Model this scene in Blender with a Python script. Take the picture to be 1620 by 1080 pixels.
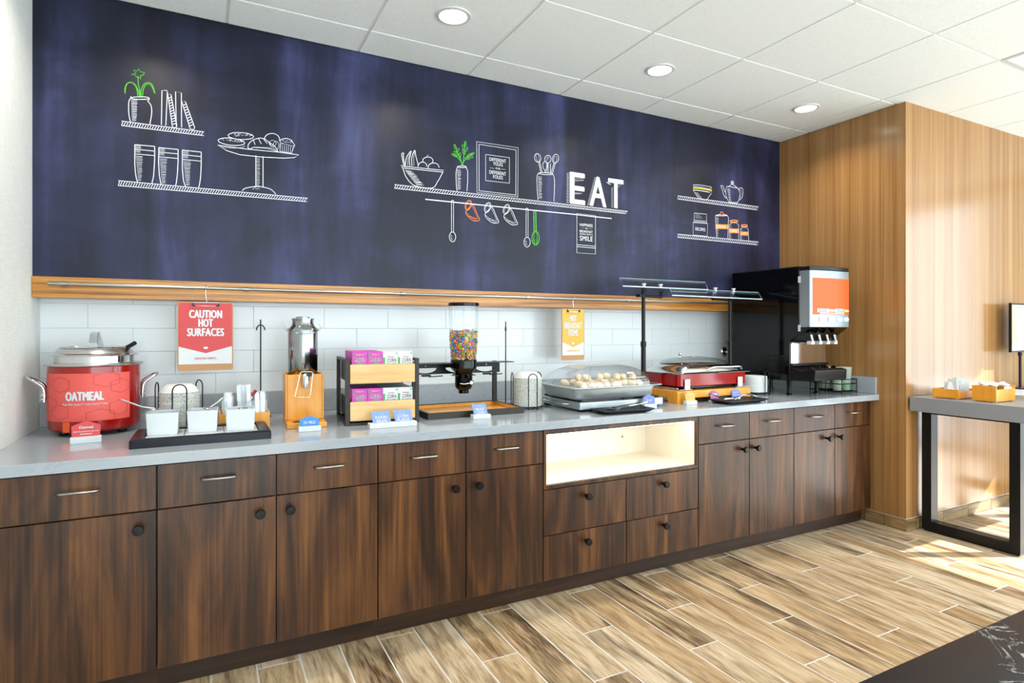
import bpy, math, random
from mathutils import Vector, Matrix
random.seed(11)
S = bpy.context.scene
for _o in list(bpy.data.objects): bpy.data.objects.remove(_o, do_unlink=True)
COL = S.collection
R = math.radians
pi = math.pi
# ------------------------------------------------------------------ camera
cam = bpy.data.cameras.new('camera'); camo = bpy.data.objects.new('camera', cam); COL.objects.link(camo)
S.camera = camo
camo.location = (0.6307, -3.1992, 1.2597)
camo.rotation_euler = (R(90), 0, -0.4777)
cam.sensor_width = 36.0
cam.lens = 937.17 / 1620 * 36
cam.shift_x = (810 - 808.84) / 1620
cam.shift_y = -(540 - 522.61) / 1620
cam.clip_start = 0.05
# ------------------------------------------------------------------ world, sun, exposure
wd = bpy.data.worlds.new('sky'); S.world = wd; wd.use_nodes = True
bg = wd.node_tree.nodes['Background']; bg.inputs[0].default_value = (0.80, 0.93, 1.0, 1); bg.inputs[1].default_value = 5.9
sun = bpy.data.lights.new('sun', 'SUN'); sun.energy = 18.0; sun.angle = R(.8); sun.color = (1.0, 0.97, 0.92)
suno = bpy.data.objects.new('sun', sun); COL.objects.link(suno)
suno.rotation_euler = Vector((-0.888, 0.46, -0.652)).to_track_quat('-Z', 'Y').to_euler()
VS = S.view_settings; VS.view_transform = 'Standard'; VS.look = 'None'; VS.gamma = 1; VS.use_curve_mapping = False
VS.exposure = 0.0
DOWNLIGHT_W = 7.0
# ------------------------------------------------------------------ helpers
def lin(h):
    h = h.lstrip('#'); c = [int(h[i:i+2], 16)/255 for i in (0, 2, 4)]
    return tuple(x/12.92 if x <= .04045 else ((x+.055)/1.055)**2.4 for x in c) + (1,)
class MB:
    def __init__(s): s.v = []; s.f = []; s.m = []
    def add(s, vs, fs, m=0):
        o = len(s.v); s.v += [tuple(p) for p in vs]; s.f += [[i+o for i in f] for f in fs]; s.m += [m]*len(fs); return s
    def box(s, x0, x1, y0, y1, z0, z1, m=0):
        return s.add([(x0,y0,z0),(x1,y0,z0),(x1,y1,z0),(x0,y1,z0),(x0,y0,z1),(x1,y0,z1),(x1,y1,z1),(x0,y1,z1)],
            [(3,2,1,0),(4,5,6,7),(0,1,5,4),(1,2,6,5),(2,3,7,6),(3,0,4,7)], m)
    def loft(s, rings, cap0=True, cap1=True, closed=True, m=0):
        n = len(rings[0]); vs = [p for r in rings for p in r]; fs = []
        for k in range(len(rings)-1):
            for i in range(n if closed else n-1):
                j = (i+1) % n; fs.append((k*n+i, k*n+j, (k+1)*n+j, (k+1)*n+i))
        if cap0: fs.append(tuple(reversed(range(n))))
        if cap1: fs.append(tuple(range((len(rings)-1)*n, len(rings)*n)))
        return s.add(vs, fs, m)
    def prism(s, poly, ax, a, b, m=0):
        if ax == 'y': A = [(x, a, z) for x, z in poly]; B = [(x, b, z) for x, z in poly]
        elif ax == 'x': A = [(a, x, z) for x, z in poly]; B = [(b, x, z) for x, z in poly]
        else: A = [(x, y, a) for x, y in poly]; B = [(x, y, b) for x, y in poly]
        return s.loft([A, B], m=m)
    def lathe(s, prof, n=28, c=(0, 0, 0), caps=True, m=0, ax='z'):
        rings = []
        for r, z in prof:
            ring = []
            for i in range(n):
                a = 2*pi*i/n; x, y = r*math.cos(a), r*math.sin(a)
                ring.append({'z': (c[0]+x, c[1]+y, c[2]+z), 'y': (c[0]+x, c[1]-z, c[2]+y), 'x': (c[0]+z, c[1]+x, c[2]+y)}[ax])
            rings.append(ring)
        return s.loft(rings, caps, caps, m=m)
    def tube(s, pts, r, n=8, closed=False, m=0, sub=0):
        P = [Vector(p) for p in pts]
        if sub: P = [Vector(p) for p in smooth(P, sub)]
        rings = []; N = len(P); up = Vector((0.13, 0.21, 0.97))
        for i, p in enumerate(P):
            a = P[(i-1) % N] if (closed or i > 0) else p; b = P[(i+1) % N] if (closed or i < N-1) else p
            t = (b-a).normalized()
            if abs(t.dot(up)) > .95: up = Vector((1, .1, .1))
            x = up.cross(t).normalized(); y = t.cross(x); up = y
            rr = r[i] if isinstance(r, (list, tuple)) and not sub else (r if not isinstance(r, (list, tuple)) else r[0])
            rings.append([p + x*rr*math.cos(2*pi*k/n) + y*rr*math.sin(2*pi*k/n) for k in range(n)])
        if closed: rings.append(rings[0]); return s.loft(rings, False, False, m=m)
        return s.loft(rings, m=m)
    def ell(s, c, rx, ry, rz, n=14, k=8, m=0, mat=None):
        prof = []
        rings = []
        for j in range(k+1):
            t = -pi/2 + pi*(j+.001)/(k+.002)
            rings.append([(rx*math.cos(t)*math.cos(2*pi*i/n), ry*math.cos(t)*math.sin(2*pi*i/n), rz*math.sin(t)) for i in range(n)])
        if mat is not None: rings = [[mat @ Vector(p) for p in r] for r in rings]
        rings = [[(p[0]+c[0], p[1]+c[1], p[2]+c[2]) for p in r] for r in rings]
        return s.loft(rings, m=m)
    def mesh(s, name, mats, smooth=None):
        me = bpy.data.meshes.new(name); me.from_pydata(s.v, [], s.f)
        for mm in (mats if isinstance(mats, (list, tuple)) else [mats]): me.materials.append(mm)
        for p, k in zip(me.polygons, s.m): p.material_index = k
        me.update()
        if smooth:
            me.shade_smooth(); me.set_sharp_from_angle(angle=R(smooth))
        return me
    def build(s, name, mats, parent=None, smooth=None, bevel=0, seg=2, loc=None):
        o = bpy.data.objects.new(name, s.mesh(name, mats, smooth)); COL.objects.link(o)
        if parent: o.parent = parent
        if loc: o.location = loc
        if bevel:
            b = o.modifiers.new('bevel', 'BEVEL'); b.width = bevel; b.segments = seg; b.limit_method = 'ANGLE'; b.angle_limit = R(40)
            if smooth is None:
                o.data.shade_smooth(); b.harden_normals = True
        return o
def smooth(P, n):
    P = [tuple(p) for p in P]; out = []; m = len(P)
    for i in range(m-1):
        a, b, c, d = P[max(i-1, 0)], P[i], P[i+1], P[min(i+2, m-1)]
        for k in range(n):
            t = k/n
            out.append(tuple(.5*(2*b[j]+(c[j]-a[j])*t+(2*a[j]-5*b[j]+4*c[j]-d[j])*t*t+(-a[j]+3*b[j]-3*c[j]+d[j])*t**3) for j in range(len(b))))
    out.append(P[-1]); return out
def rrect(x0, x1, y0, y1, r, n=4):
    out = []
    for cx, cy, a0 in ((x1-r, y0+r, -90), (x1-r, y1-r, 0), (x0+r, y1-r, 90), (x0+r, y0+r, 180)):
        for i in range(n+1):
            a = R(a0+90*i/n); out.append((cx+r*math.cos(a), cy+r*math.sin(a)))
    return out
def ring(x0, x1, y0, y1, r, z, n=4): return [(x, y, z) for x, y in rrect(x0, x1, y0, y1, r, n)]
def tag(o, label, cat, group=None):
    o['label'] = label; o['category'] = cat
    if group: o['group'] = group
    return o
def thing(name, label, cat, loc=(0, 0, 0), rz=0, group=None):
    o = bpy.data.objects.new(name, None); COL.objects.link(o); o.empty_display_size = .05
    o.location = loc; o.rotation_euler = (0, 0, R(rz)); return tag(o, label, cat, group)
def struct(o): o['kind'] = 'structure'; return o
def clone(root, loc=None, rz=None, label=None, parent=None):
    c = root.copy(); COL.objects.link(c); c.parent = parent
    if loc is not None: c.location = loc
    if rz is not None: c.rotation_euler = (0, 0, R(rz))
    if label: c['label'] = label
    for ch in list(root.children): clone(ch, parent=c)
    return c
_tc = {}
def text_mesh(s, bold):
    if (s, bold) not in _tc:
        cu = bpy.data.curves.new('t', 'FONT'); cu.body = s; cu.align_x = 'CENTER'; cu.align_y = 'CENTER'; cu.offset = bold; cu.resolution_u = 3; cu.space_line = .85; cu.space_character = 1.08
        o = bpy.data.objects.new('t', cu); COL.objects.link(o); dg = bpy.context.evaluated_depsgraph_get(); dg.update()
        me = bpy.data.meshes.new_from_object(o.evaluated_get(dg))
        vs = [tuple(v.co) for v in me.vertices]; fs = [tuple(p.vertices) for p in me.polygons]
        bpy.data.objects.remove(o, do_unlink=True); bpy.data.curves.remove(cu); bpy.data.meshes.remove(me)
        x0 = min(v[0] for v in vs); x1 = max(v[0] for v in vs); y0 = min(v[1] for v in vs); y1 = max(v[1] for v in vs)
        _tc[(s, bold)] = ([((v[0]-x0)/(x1-x0)-.5, (v[1]-y0)/(y1-y0)-.5) for v in vs], fs)
    return _tc[(s, bold)]
def text(s, w, h, mat, parent, fn, bold=.015, name='lettering'):
    """flat printed lettering, w x h; fn maps centred (x, z) print coordinates to parent space"""
    vs, fs = text_mesh(s, 0); mb = MB(); d = min(bold, .035)*1.9*h/(1+s.count('\n')); w -= 2*d; h -= d
    for k, (dx, dz) in enumerate(((0, 0), (-d, 0), (d, 0), (-d*.6, d*.5), (d*.6, -d*.5))):
        P = []
        for x, z in vs:
            u, v = x*w+dx, z*h+dz; p = Vector(fn(u, v)); n = (Vector(fn(u+1e-3, v))-p).cross(Vector(fn(u, v+1e-3))-p).normalized(); P.append(p+n*k*.00025)
        mb.add(P, fs)
    return mb.build(name, mat, parent)
def marks(widths, w, h, mat, parent, fn, name='lettering'):
    """print too small to read in the photograph: a row of word-sized bars"""
    tot = sum(widths)+.25*(len(widths)-1); x = -.5*w; k = w/tot; mb = MB()
    for q in widths:
        mb.add([fn(x, -h/2), fn(x+q*k, -h/2), fn(x+q*k, h/2), fn(x, h/2)], [(0, 1, 2, 3)]); x += (q+.25)*k
    return mb.build(name, mat, parent)
def flat(cx, cy, cz, tilt=0):
    """print on a face looking towards -y, leaning back by tilt degrees"""
    c, s = math.cos(R(tilt)), math.sin(R(tilt))
    return lambda x, z: (cx+x, cy+z*s, cz+z*c)
# ------------------------------------------------------------------ materials
def mat(name, col, rough=.5, metal=0, emit=0, coat=0, spec=None, trans=0, ior=None):
    m = bpy.data.materials.new(name); m.use_nodes = True; b = m.node_tree.nodes['Principled BSDF']
    c = lin(col) if isinstance(col, str) else col
    b.inputs['Base Color'].default_value = c; b.inputs['Roughness'].default_value = rough; b.inputs['Metallic'].default_value = metal
    b.inputs['Coat Weight'].default_value = coat; b.inputs['Coat Roughness'].default_value = .1
    if spec is not None: b.inputs['Specular IOR Level'].default_value = spec
    if trans: b.inputs['Transmission Weight'].default_value = trans
    if ior: b.inputs['IOR'].default_value = ior
    if emit: b.inputs['Emission Color'].default_value = c; b.inputs['Emission Strength'].default_value = emit
    return m
class NT:
    def __init__(s, m): s.t = m.node_tree; s.n = s.t.nodes; s.l = s.t.links; s.b = s.n['Principled BSDF']
    def new(s, k, **kw):
        n = s.n.new(k)
        for a, b in kw.items(): setattr(n, a, b)
        return n
    def link(s, a, b): s.l.new(a, b)
    def coords(s, scale, rnd=True, rot=(0, 0, 0)):
        tc = s.new('ShaderNodeTexCoord'); mp = s.new('ShaderNodeMapping'); mp.inputs['Scale'].default_value = scale; mp.inputs['Rotation'].default_value = rot
        if rnd:
            oi = s.new('ShaderNodeObjectInfo'); va = s.new('ShaderNodeVectorMath', operation='MULTIPLY_ADD')
            s.link(oi.outputs['Random'], va.inputs[0]); va.inputs[1].default_value = (13.7, 9.1, 21.3); s.link(tc.outputs['Object'], va.inputs[2])
            s.link(va.outputs[0], mp.inputs[0])
        else: s.link(tc.outputs['Object'], mp.inputs[0])
        return mp.outputs[0]
    def noise(s, vec, scale=1, detail=3, rough=.5, dist=0):
        n = s.new('ShaderNodeTexNoise'); s.link(vec, n.inputs['Vector']); n.inputs['Scale'].default_value = scale; n.inputs['Detail'].default_value = detail
        n.inputs['Roughness'].default_value = rough; n.inputs['Distortion'].default_value = dist; return n.outputs['Fac']
    def ramp(s, fac, stops):
        r = s.new('ShaderNodeValToRGB'); e = r.color_ramp.elements
        while len(e) < len(stops): e.new(.5)
        for el, (p, c) in zip(e, stops): el.position = p; el.color = lin(c) if isinstance(c, str) else c
        s.link(fac, r.inputs[0]); return r.outputs['Color']
    def mix(s, fac, a, b, mode='MIX'):
        m = s.new('ShaderNodeMix', data_type='RGBA', blend_type=mode)
        if isinstance(fac, (int, float)): m.inputs[0].default_value = fac
        else: s.link(fac, m.inputs[0])
        for i, q in ((6, a), (7, b)):
            if isinstance(q, str): m.inputs[i].default_value = lin(q)
            elif isinstance(q, tuple): m.inputs[i].default_value = q
            else: s.link(q, m.inputs[i])
        return m.outputs[2]
    def math(s, op, a, b=0.):
        m = s.new('ShaderNodeMath', operation=op)
        for i, q in ((0, a), (1, b)):
            if isinstance(q, (int, float)): m.inputs[i].default_value = q
            else: s.link(q, m.inputs[i])
        return m.outputs[0]
    def color(s, c): s.link(c, s.b.inputs['Base Color'])
    def bump(s, h, strength=.2, dist=.002):
        b = s.new('ShaderNodeBump'); b.inputs['Strength'].default_value = strength; b.inputs['Distance'].default_value = dist
        s.link(h, b.inputs['Height']); s.link(b.outputs[0], s.b.inputs['Normal'])
def wood(name, stops, sc, fine, rough=.4, coat=0, fmix=.35, rnd=True, dist=.6):
    m = mat(name, '#808080', rough, coat=coat); t = NT(m)
    big = t.noise(t.coords(sc, rnd), 1, 3, .55, dist); fi = t.noise(t.coords(fine, rnd), 1, 3, .6)
    f = t.math('ADD', t.math('MULTIPLY', big, 1-fmix), t.math('MULTIPLY', fi, fmix))
    t.color(t.ramp(f, stops)); t.bump(fi, .08, .001); return m
M = {}
M['walnut'] = wood('walnut_veneer', [(.30, '#130a06'), (.41, '#2c190e'), (.49, '#432713'), (.57, '#5a381c'), (.70, '#7c5029')], (5.5, 5.5, .7), (80, 80, 1.2), .33, fmix=.36, dist=2.2)
M['walnut_dark'] = wood('walnut_kick', [(.3, '#170d07'), (.5, '#2e1b0f'), (.7, '#4a2e18')], (.6, 9, 12), (2, 90, 95), .4)
M['oak_trim'] = wood('oak_rail', [(.34, '#5e3510'), (.44, '#9a6424'), (.54, '#b9813a'), (.7, '#cd9a54')], (1.1, 20, 38), (2.2, 120, 170), .3, fmix=.45, rnd=False, dist=1.4)
M['oak_panel'] = wood('oak_laminate', [(.3, '#79552f'), (.45, '#91693d'), (.55, '#a07749'), (.7, '#ae885b')], (26, 26, .25), (210, 210, 1.2), .2, fmix=.45, rnd=False); M['oak_panel'].node_tree.nodes['Principled BSDF'].inputs['Specular IOR Level'].default_value = .5
M['amber'] = wood('amber_wood', [(.3, '#c97f1c'), (.5, '#dd9526'), (.7, '#eaa83c')], (5, 5, 3), (60, 60, 4), .4, coat=.2)
M['lightwood'] = wood('pale_maple', [(.3, '#c99a5c'), (.5, '#dcb176'), (.7, '#e9c48d')], (2.5, 8, 16), (6, 60, 130), .45)
M['board_brown'] = mat('hardboard', '#b5875a', .6)
def plank_mat(name, sx):
    m = mat(name, '#808080', .4); t = NT(m)
    a = t.noise(t.coords((14*sx[0], 14*sx[1], 3)), 1, 5, .65, 1.2); b = t.noise(t.coords((120*sx[2], 120*sx[3], 9)), 1, 4, .65); k = t.noise(t.coords((8*sx[0], 8*sx[1], 1)), 1, 3, .55, 1.0)
    base = t.ramp(t.math('ADD', t.math('MULTIPLY', a, .6), t.math('MULTIPLY', b, .4)), [(.36, '#836e58'), (.45, '#ab977b'), (.53, '#c8b79d'), (.64, '#dccfba')])
    oi = t.new('ShaderNodeObjectInfo'); rnd = oi.outputs['Random']
    dark = t.ramp(t.math('ADD', k, t.math('MULTIPLY', t.math('SUBTRACT', rnd, .5), .14)), [(.52, (0, 0, 0, 1)), (.65, (1, 1, 1, 1))])
    amt = t.math('MULTIPLY', dark, t.ramp(b, [(.36, (1, 1, 1, 1)), (.6, (.55, .55, .55, 1))]))
    tint = t.ramp(rnd, [(0, '#f4eadb'), (.35, '#ffffff'), (.65, '#e3d2bb'), (1, '#fbf3e6')])
    t.color(t.mix(1.0, t.mix(amt, base, '#4a3725'), tint, 'MULTIPLY')); t.bump(b, .06, .001); return m
M['plank'] = plank_mat('wood_look_tile', (1, .14, 1, .06))
M['skirt_tile'] = wood('wood_look_skirting', [(.3, '#4a3826'), (.45, '#77603f'), (.58, '#94794f'), (.7, '#ab9267')], (3, 3, 26), (9, 9, 110), .42)
M['grout'] = mat('grout', '#d5d7d7', .8)
M['wallpaper'] = mat('wallpaper', '#d9ddda', .7); _t = NT(M['wallpaper'])
_a = _t.noise(_t.coords((12, 12, 260), False), 1, 2); _b = _t.noise(_t.coords((190, 190, 8), False), 1, 2)
_f = _t.math('ADD', _t.math('MULTIPLY', _a, .5), _t.math('MULTIPLY', _b, .5)); _t.color(_t.ramp(_f, [(.3, '#cdd1ce'), (.6, '#e0e3e0')])); _t.bump(_f, .3, .002)
M['ceil'] = mat('ceiling_tile', '#e8ebea', .9); _t = NT(M['ceil'])
_a = _t.noise(_t.coords((160, 160, 160)), 1, 3, .7); _t.color(_t.ramp(_a, [(.3, '#e0e8ea'), (.6, '#eff6f8')])); _t.bump(_a, .25, .002)
M['tbar'] = mat('ceiling_grid', '#e6e8e6', .5)
M['void'] = mat('ceiling_plenum', '#9a9c9b', .9)
M['tile'] = mat('white_glazed_tile', '#dce1e4', .2); _t = NT(M['tile']); _t.bump(_t.noise(_t.coords((7, 7, 9)), 1, 2), .12, .004)
M['tilegrout'] = mat('tile_grout', '#cdd4d8', .8)
M['quartz'] = mat('grey_quartz', '#9aa2aa', .1); _t = NT(M['quartz'])
_v = _t.noise(_t.coords((1.6, 2.6, 2.6), False), 1.4, 6, .6, 1.2); _s = _t.noise(_t.coords((60, 60, 60), False), 1, 2)
_vein = _t.ramp(_t.math('ABSOLUTE', _t.math('SUBTRACT', _v, .5)), [(0, '#8f979f'), (.01, '#9aa2aa')])
_t.color(_t.mix(_t.math('MULTIPLY', _s, .22), _vein, '#acb3b9'))
M['chalkboard'] = mat('chalkboard', '#23263a', .42, spec=.27); _t = NT(M['chalkboard'])
_s1 = _t.noise(_t.coords((3.4, 1, .55), False), 1, 4, .6, .5); _s2 = _t.noise(_t.coords((6.5, 1, .5), False), 1, 3, .6); _s3 = _t.noise(_t.coords((1.1, 1, 1.9), False), 1, 4, .6, 1.0); _s4 = _t.noise(_t.coords((120, 1, 120), False), 1, 2)
_f = _t.math('ADD', _t.math('MULTIPLY', _s1, .45), _t.math('ADD', _t.math('MULTIPLY', _s2, .2), _t.math('MULTIPLY', _s3, .35)))
_c = _t.ramp(_f, [(.36, '#11121e'), (.46, '#191b2f'), (.54, '#272a47'), (.62, '#3b3f66'), (.72, '#50557f')]); _t.color(_t.mix(.06, _c, _s4, 'OVERLAY'))
_t.link(_t.ramp(_f, [(.4, (.36, .36, .36, 1)), (.65, (.5, .5, .5, 1))]), _t.b.inputs['Roughness'])
M['w'] = mat('chalk_white', '#cfd3da', .9); M['g'] = mat('chalk_green', '#4fb32f', .9); M['o'] = mat('chalk_orange', '#e8873a', .9); M['O'] = mat('chalk_amber', '#dd932c', .9); M['y'] = mat('chalk_yellow', '#e6c93a', .9); M['d'] = mat('chalk_ghost', '#151826', .7)
def brushed(name, col, rough, ax=(2, 2, 160)):
    m = mat(name, col, rough, 1); t = NT(m); n = t.noise(t.coords(ax), 1, 2)
    t.bump(n, .05, .001); return m
M['steel'] = brushed('brushed_steel', '#c4c6c6', .27); M['chrome'] = mat('polished_steel', '#d6d8d8', .08, 1); M['satin'] = mat('satin_nickel', '#a3a3a0', .32, 1)
M['black'] = mat('black_plastic', '#08090b', .35, spec=.35); M['gloss_black'] = mat('glossy_black', '#050506', .1, spec=.3); M['black_metal'] = mat('black_powdercoat', '#07080b', .4, spec=.3)
M['bronze'] = mat('dark_bronze_metal', '#241f19', .45, .2); M['navy'] = mat('black_melamine', '#0e131d', .4, spec=.35)
M['red'] = mat('red_enamel', '#970905', .14, coat=.3); M['red_print'] = mat('coral_print', '#db554c', .5); M['maroon'] = mat('maroon_print', '#8b2230', .5); M['redcard'] = mat('red_print', '#c23d40', .5)
M['white'] = mat('white_plastic', '#cdd2d6', .4); M['paper'] = mat('white_paper', '#d0d5d8', .7); M['foam'] = mat('speckled_foam', '#e4e6e2', .7); _t = NT(M['foam'])
_n = _t.noise(_t.coords((130, 130, 160)), 1, 2, .6); _t.color(_t.ramp(_n, [(.36, '#8d908c'), (.42, '#e4e6e2')]))
M['foam_white'] = mat('white_foam', '#d6d9da', .6)
M['blue_card'] = mat('blue_print', '#6f8fc9', .5); M['milk_blue'] = mat('bright_blue_print', '#2f7cc4', .5); M['peri'] = mat('periwinkle_print', '#6a7ccb', .5); M['yellow'] = mat('yellow_print', '#cba53c', .5); M['plum'] = mat('plum_print', '#9c5a97', .5); M['paleyel'] = mat('pale_yellow_print', '#e9df8a', .5)
M['magenta'] = mat('magenta_print', '#c23aa8', .5); M['ink'] = mat('navy_ink', '#1c1c34', .6); M['tagorange'] = mat('orange_sticker', '#e0561f', .5); M['green'] = mat('green_print', '#3a9a48', .5); M['teal'] = mat('teal_print', '#3fb6a2', .5); M['pinkp'] = mat('pink_print', '#e8a7a7', .5)
M['egg'] = mat('boiled_egg', '#e8d2b0', .45); M['cuff'] = mat('brown_cutlery', '#2a1e1e', .3)
M['cream'] = mat('cream_laminate', '#efe8da', .5); M['led'] = mat('led_lens', (1, .93, .82, 1), .5, emit=9.0); M['panel_led'] = mat('led_panel', (1, 1, 1, 1), .5, emit=4.0)
M['dullsteel'] = mat('grey_steel', '#8d9398', .45, .9); M['pansteel'] = mat('pan_steel', '#b3b9bc', .38, .8); M['churn'] = mat('churn_steel', '#9ca1a3', .14, 1); M['doorsteel'] = mat('door_steel', '#9aa3a9', .4, .7)
M['marble'] = mat('black_marble', '#0c1018', .2, spec=.25); _t = NT(M['marble'])
_n = _t.noise(_t.coords((1, 1, 1), False), 9, 6, .62, 1.6); _g = _t.noise(_t.coords((1, 1, 1), False), 5, 3); _w = _t.ramp(_t.math('ABSOLUTE', _t.math('SUBTRACT', _n, .5)), [(0, (1, 1, 1, 1)), (.022, (0, 0, 0, 1))])
_t.color(_t.mix(_t.math('MULTIPLY', _w, _t.ramp(_g, [(.5, (0, 0, 0, 1)), (.6, (1, 1, 1, 1))])), '#0d121b', '#c5ccd4'))
M['concrete'] = mat('grey_laminate', '#85878c', .35)
M['orangefront'] = mat('orange_backlit_panel', '#e8602a', .5, spec=.3)
def clear(name, tint=(1, 1, 1, 1), k=.07):
    m = bpy.data.materials.new(name); m.use_nodes = True; n = m.node_tree.nodes; l = m.node_tree.links; n.clear()
    o = n.new('ShaderNodeOutputMaterial'); tr = n.new('ShaderNodeBsdfTransparent'); tr.inputs[0].default_value = tint; gl = n.new('ShaderNodeBsdfGlossy'); gl.inputs['Roughness'].default_value = .04
    fr = n.new('ShaderNodeLayerWeight'); fr.inputs[0].default_value = .5; pw = n.new('ShaderNodeMath'); pw.operation = 'POWER'; pw.inputs[1].default_value = 4.0; l.new(fr.outputs['Facing'], pw.inputs[0])
    ad = n.new('ShaderNodeMath'); ad.operation = 'MULTIPLY_ADD'; ad.inputs[1].default_value = .75; ad.inputs[2].default_value = k; ad.use_clamp = True; l.new(pw.outputs[0], ad.inputs[0])
    mx = n.new('ShaderNodeMixShader'); l.new(ad.outputs[0], mx.inputs[0]); l.new(tr.outputs[0], mx.inputs[1]); l.new(gl.outputs[0], mx.inputs[2]); l.new(mx.outputs[0], o.inputs[0]); return m
M['clear'] = clear('clear_plastic', (.97, .98, .99, 1), .035); M['glass'] = clear('guard_glass', (.82, .87, .86, 1), .06); M['glassedge'] = mat('glass_edge', '#b9cdd6', .2)
M['dome'] = clear('dome_plastic', (.93, .95, .97, 1), .11)
def frosted(name, col, k):
    m = bpy.data.materials.new(name); m.use_nodes = True; n = m.node_tree.nodes; l = m.node_tree.links; b = n['Principled BSDF']; b.inputs['Base Color'].default_value = lin(col); b.inputs['Roughness'].default_value = .4
    tr = n.new('ShaderNodeBsdfTransparent'); mx = n.new('ShaderNodeMixShader'); mx.inputs[0].default_value = k; l.new(tr.outputs[0], mx.inputs[1]); l.new(b.outputs[0], mx.inputs[2]); l.new(mx.outputs[0], n['Material Output'].inputs[0]); return m
M['cupgreen'] = frosted('frosted_cup', '#cfdccf', .35)
# ------------------------------------------------------------------ the setting
H = 2.6946; ZC = 0.8442; XR = 4.533; YF = -1.0386; YB = -0.1225; YFRONT = -6.8; XW = 7.5
GX, GY, G = 1.3327, -0.3734, 0.6096
floor = struct(MB().box(-.1, XW+.1, YFRONT, .1, -.06, -.0008).build('floor', M['grout']))
# planks 0.9144 x 0.1527 laid away from the counter, joints stepping by a third
PW, PL = .1527, .915
_pm = MB().box(-PW/2+.003, PW/2-.003, -PL/2+.003, PL/2-.003, -.012, 0).mesh('plank', M['plank'])
def plank(xc, y0, y1):
    if y1-y0 > PL-.01:
        o = bpy.data.objects.new('plank', _pm); o.location = (xc, (y0+y1)/2, 0)
    else:
        o = bpy.data.objects.new('plank', MB().box(-PW/2+.003, PW/2-.003, -(y1-y0)/2+.003, (y1-y0)/2-.003, -.012, 0).mesh('plank', M['plank'])); o.location = (xc, (y0+y1)/2, 0)
    COL.objects.link(o); o.parent = floor
rest = MB()
for k in range(-6, 44):
    xc = .804+PW*(k+.5)
    ph = (-.81, -1.447, -1.15)[k % 3]
    y1 = -.60 if xc < XR+.02 else YF
    for j in range(1, -9, -1):
        a, b = ph+(j-1)*PL, ph+j*PL
        b = min(b, y1)
        if b-a < .02: continue
        if a < YFRONT: continue
        vis = b > -3.0 and xc > .25 and (xc > .5 or b > -1.6) and a > -4.0
        if vis: plank(xc, a, b)
        else: rest.box(xc-PW/2+.003, xc+PW/2-.003, a+.003, b-.003, -.012, 0)
_r = rest.build('plank_field', M['plank'], floor); _r['kind'] = 'stuff'
# left wall
wl = struct(MB().box(-.12, 0, YFRONT, .1, 0, H+.1).build('wall_left', M['wallpaper']))
# back wall, tiled between splashback and rail
wb = struct(MB().box(0, XR, -.0024, .12, 0, H+.1).build('wall_back', M['tilegrout']))
TL = .338
rows = [(.956, 1.0535, 0), (1.0555, 1.162, .5), (1.164, 1.269, 0), (1.271, 1.378, .5), (1.380, 1.42, 0)]
for z0, z1, ph in rows:
    x = -TL*(1-ph) if ph else 0.0
    x = .0017-(TL*.5 if ph else 0)
    while x < XR:
        a, b = max(x, .001)+.001, min(x+TL, XR)-.001
        if b-a > .01: MB().box(a, b, -.004, -.002, z0, z1).build('wall_tile', M['tile'], wb, bevel=.0015, seg=1)
        x += TL
# furred chalkboard wall above the rail
# right hand partition, laminate faced
wr = struct(MB().box(XR, XW, YF, .12, .078, H+.02).build('wall_right', M['oak_panel']))
bb = struct(MB().box(XR+.003, XW, YF+.003, 0, 0, .078).build('baseboard_right', M['grout']))
for y0, y1 in ((-.78, -.64), (-.908, -.784), (YF-.006, -.912)): MB().box(XR-.008, XR+.004, y0, y1, .003, .073).build('skirting_tile', M['skirt_tile'], bb)
x = XR-.006
for w in (.115, .305, .305, .305, .305, .305, .305, .305):
    MB().box(x, x+w-.004, YF-.008, YF+.004, .003, .073).build('skirting_tile', M['skirt_tile'], bb); x += w
# outer wall on the right with the daylight window (outside the frame)
wo = MB(); WY0, WY1, WZ0, WZ1 = -3.62, -2.0, .06, 2.58
for y0, y1, z0, z1 in ((YFRONT, -5.75, 0, H), (-4.0, WY0, 0, H), (-5.75, -4.0, 0, WZ0), (-5.75, -4.0, WZ1, H), (WY1, YF, 0, H), (WY0, WY1, 0, WZ0), (WY0, WY1, WZ1, H)): wo.box(XW, XW+.12, y0, y1, z0, z1)
struct(wo.build('wall_outer', M['wallpaper']))
wf = MB()
for y0, y1, z0, z1 in ((WY0, WY0+.03, WZ0, WZ1), (WY1-.03, WY1, WZ0, WZ1), (WY0+.03, WY1-.03, WZ0, WZ0+.03), (WY0+.03, WY1-.03, WZ1-.03, WZ1)): wf.box(XW+.04, XW+.08, y0, y1, z0, z1)
struct(wf.build('window_1', M['black_metal']))
wf = MB()
for y0, y1, z0, z1 in ((-5.75, -5.72, WZ0, WZ1), (-4.03, -4.0, WZ0, WZ1), (-5.72, -4.03, WZ0, WZ0+.03), (-5.72, -4.03, WZ1-.03, WZ1)): wf.box(XW+.04, XW+.08, y0, y1, z0, z1)
struct(wf.build('window_2', M['black_metal']))
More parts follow.
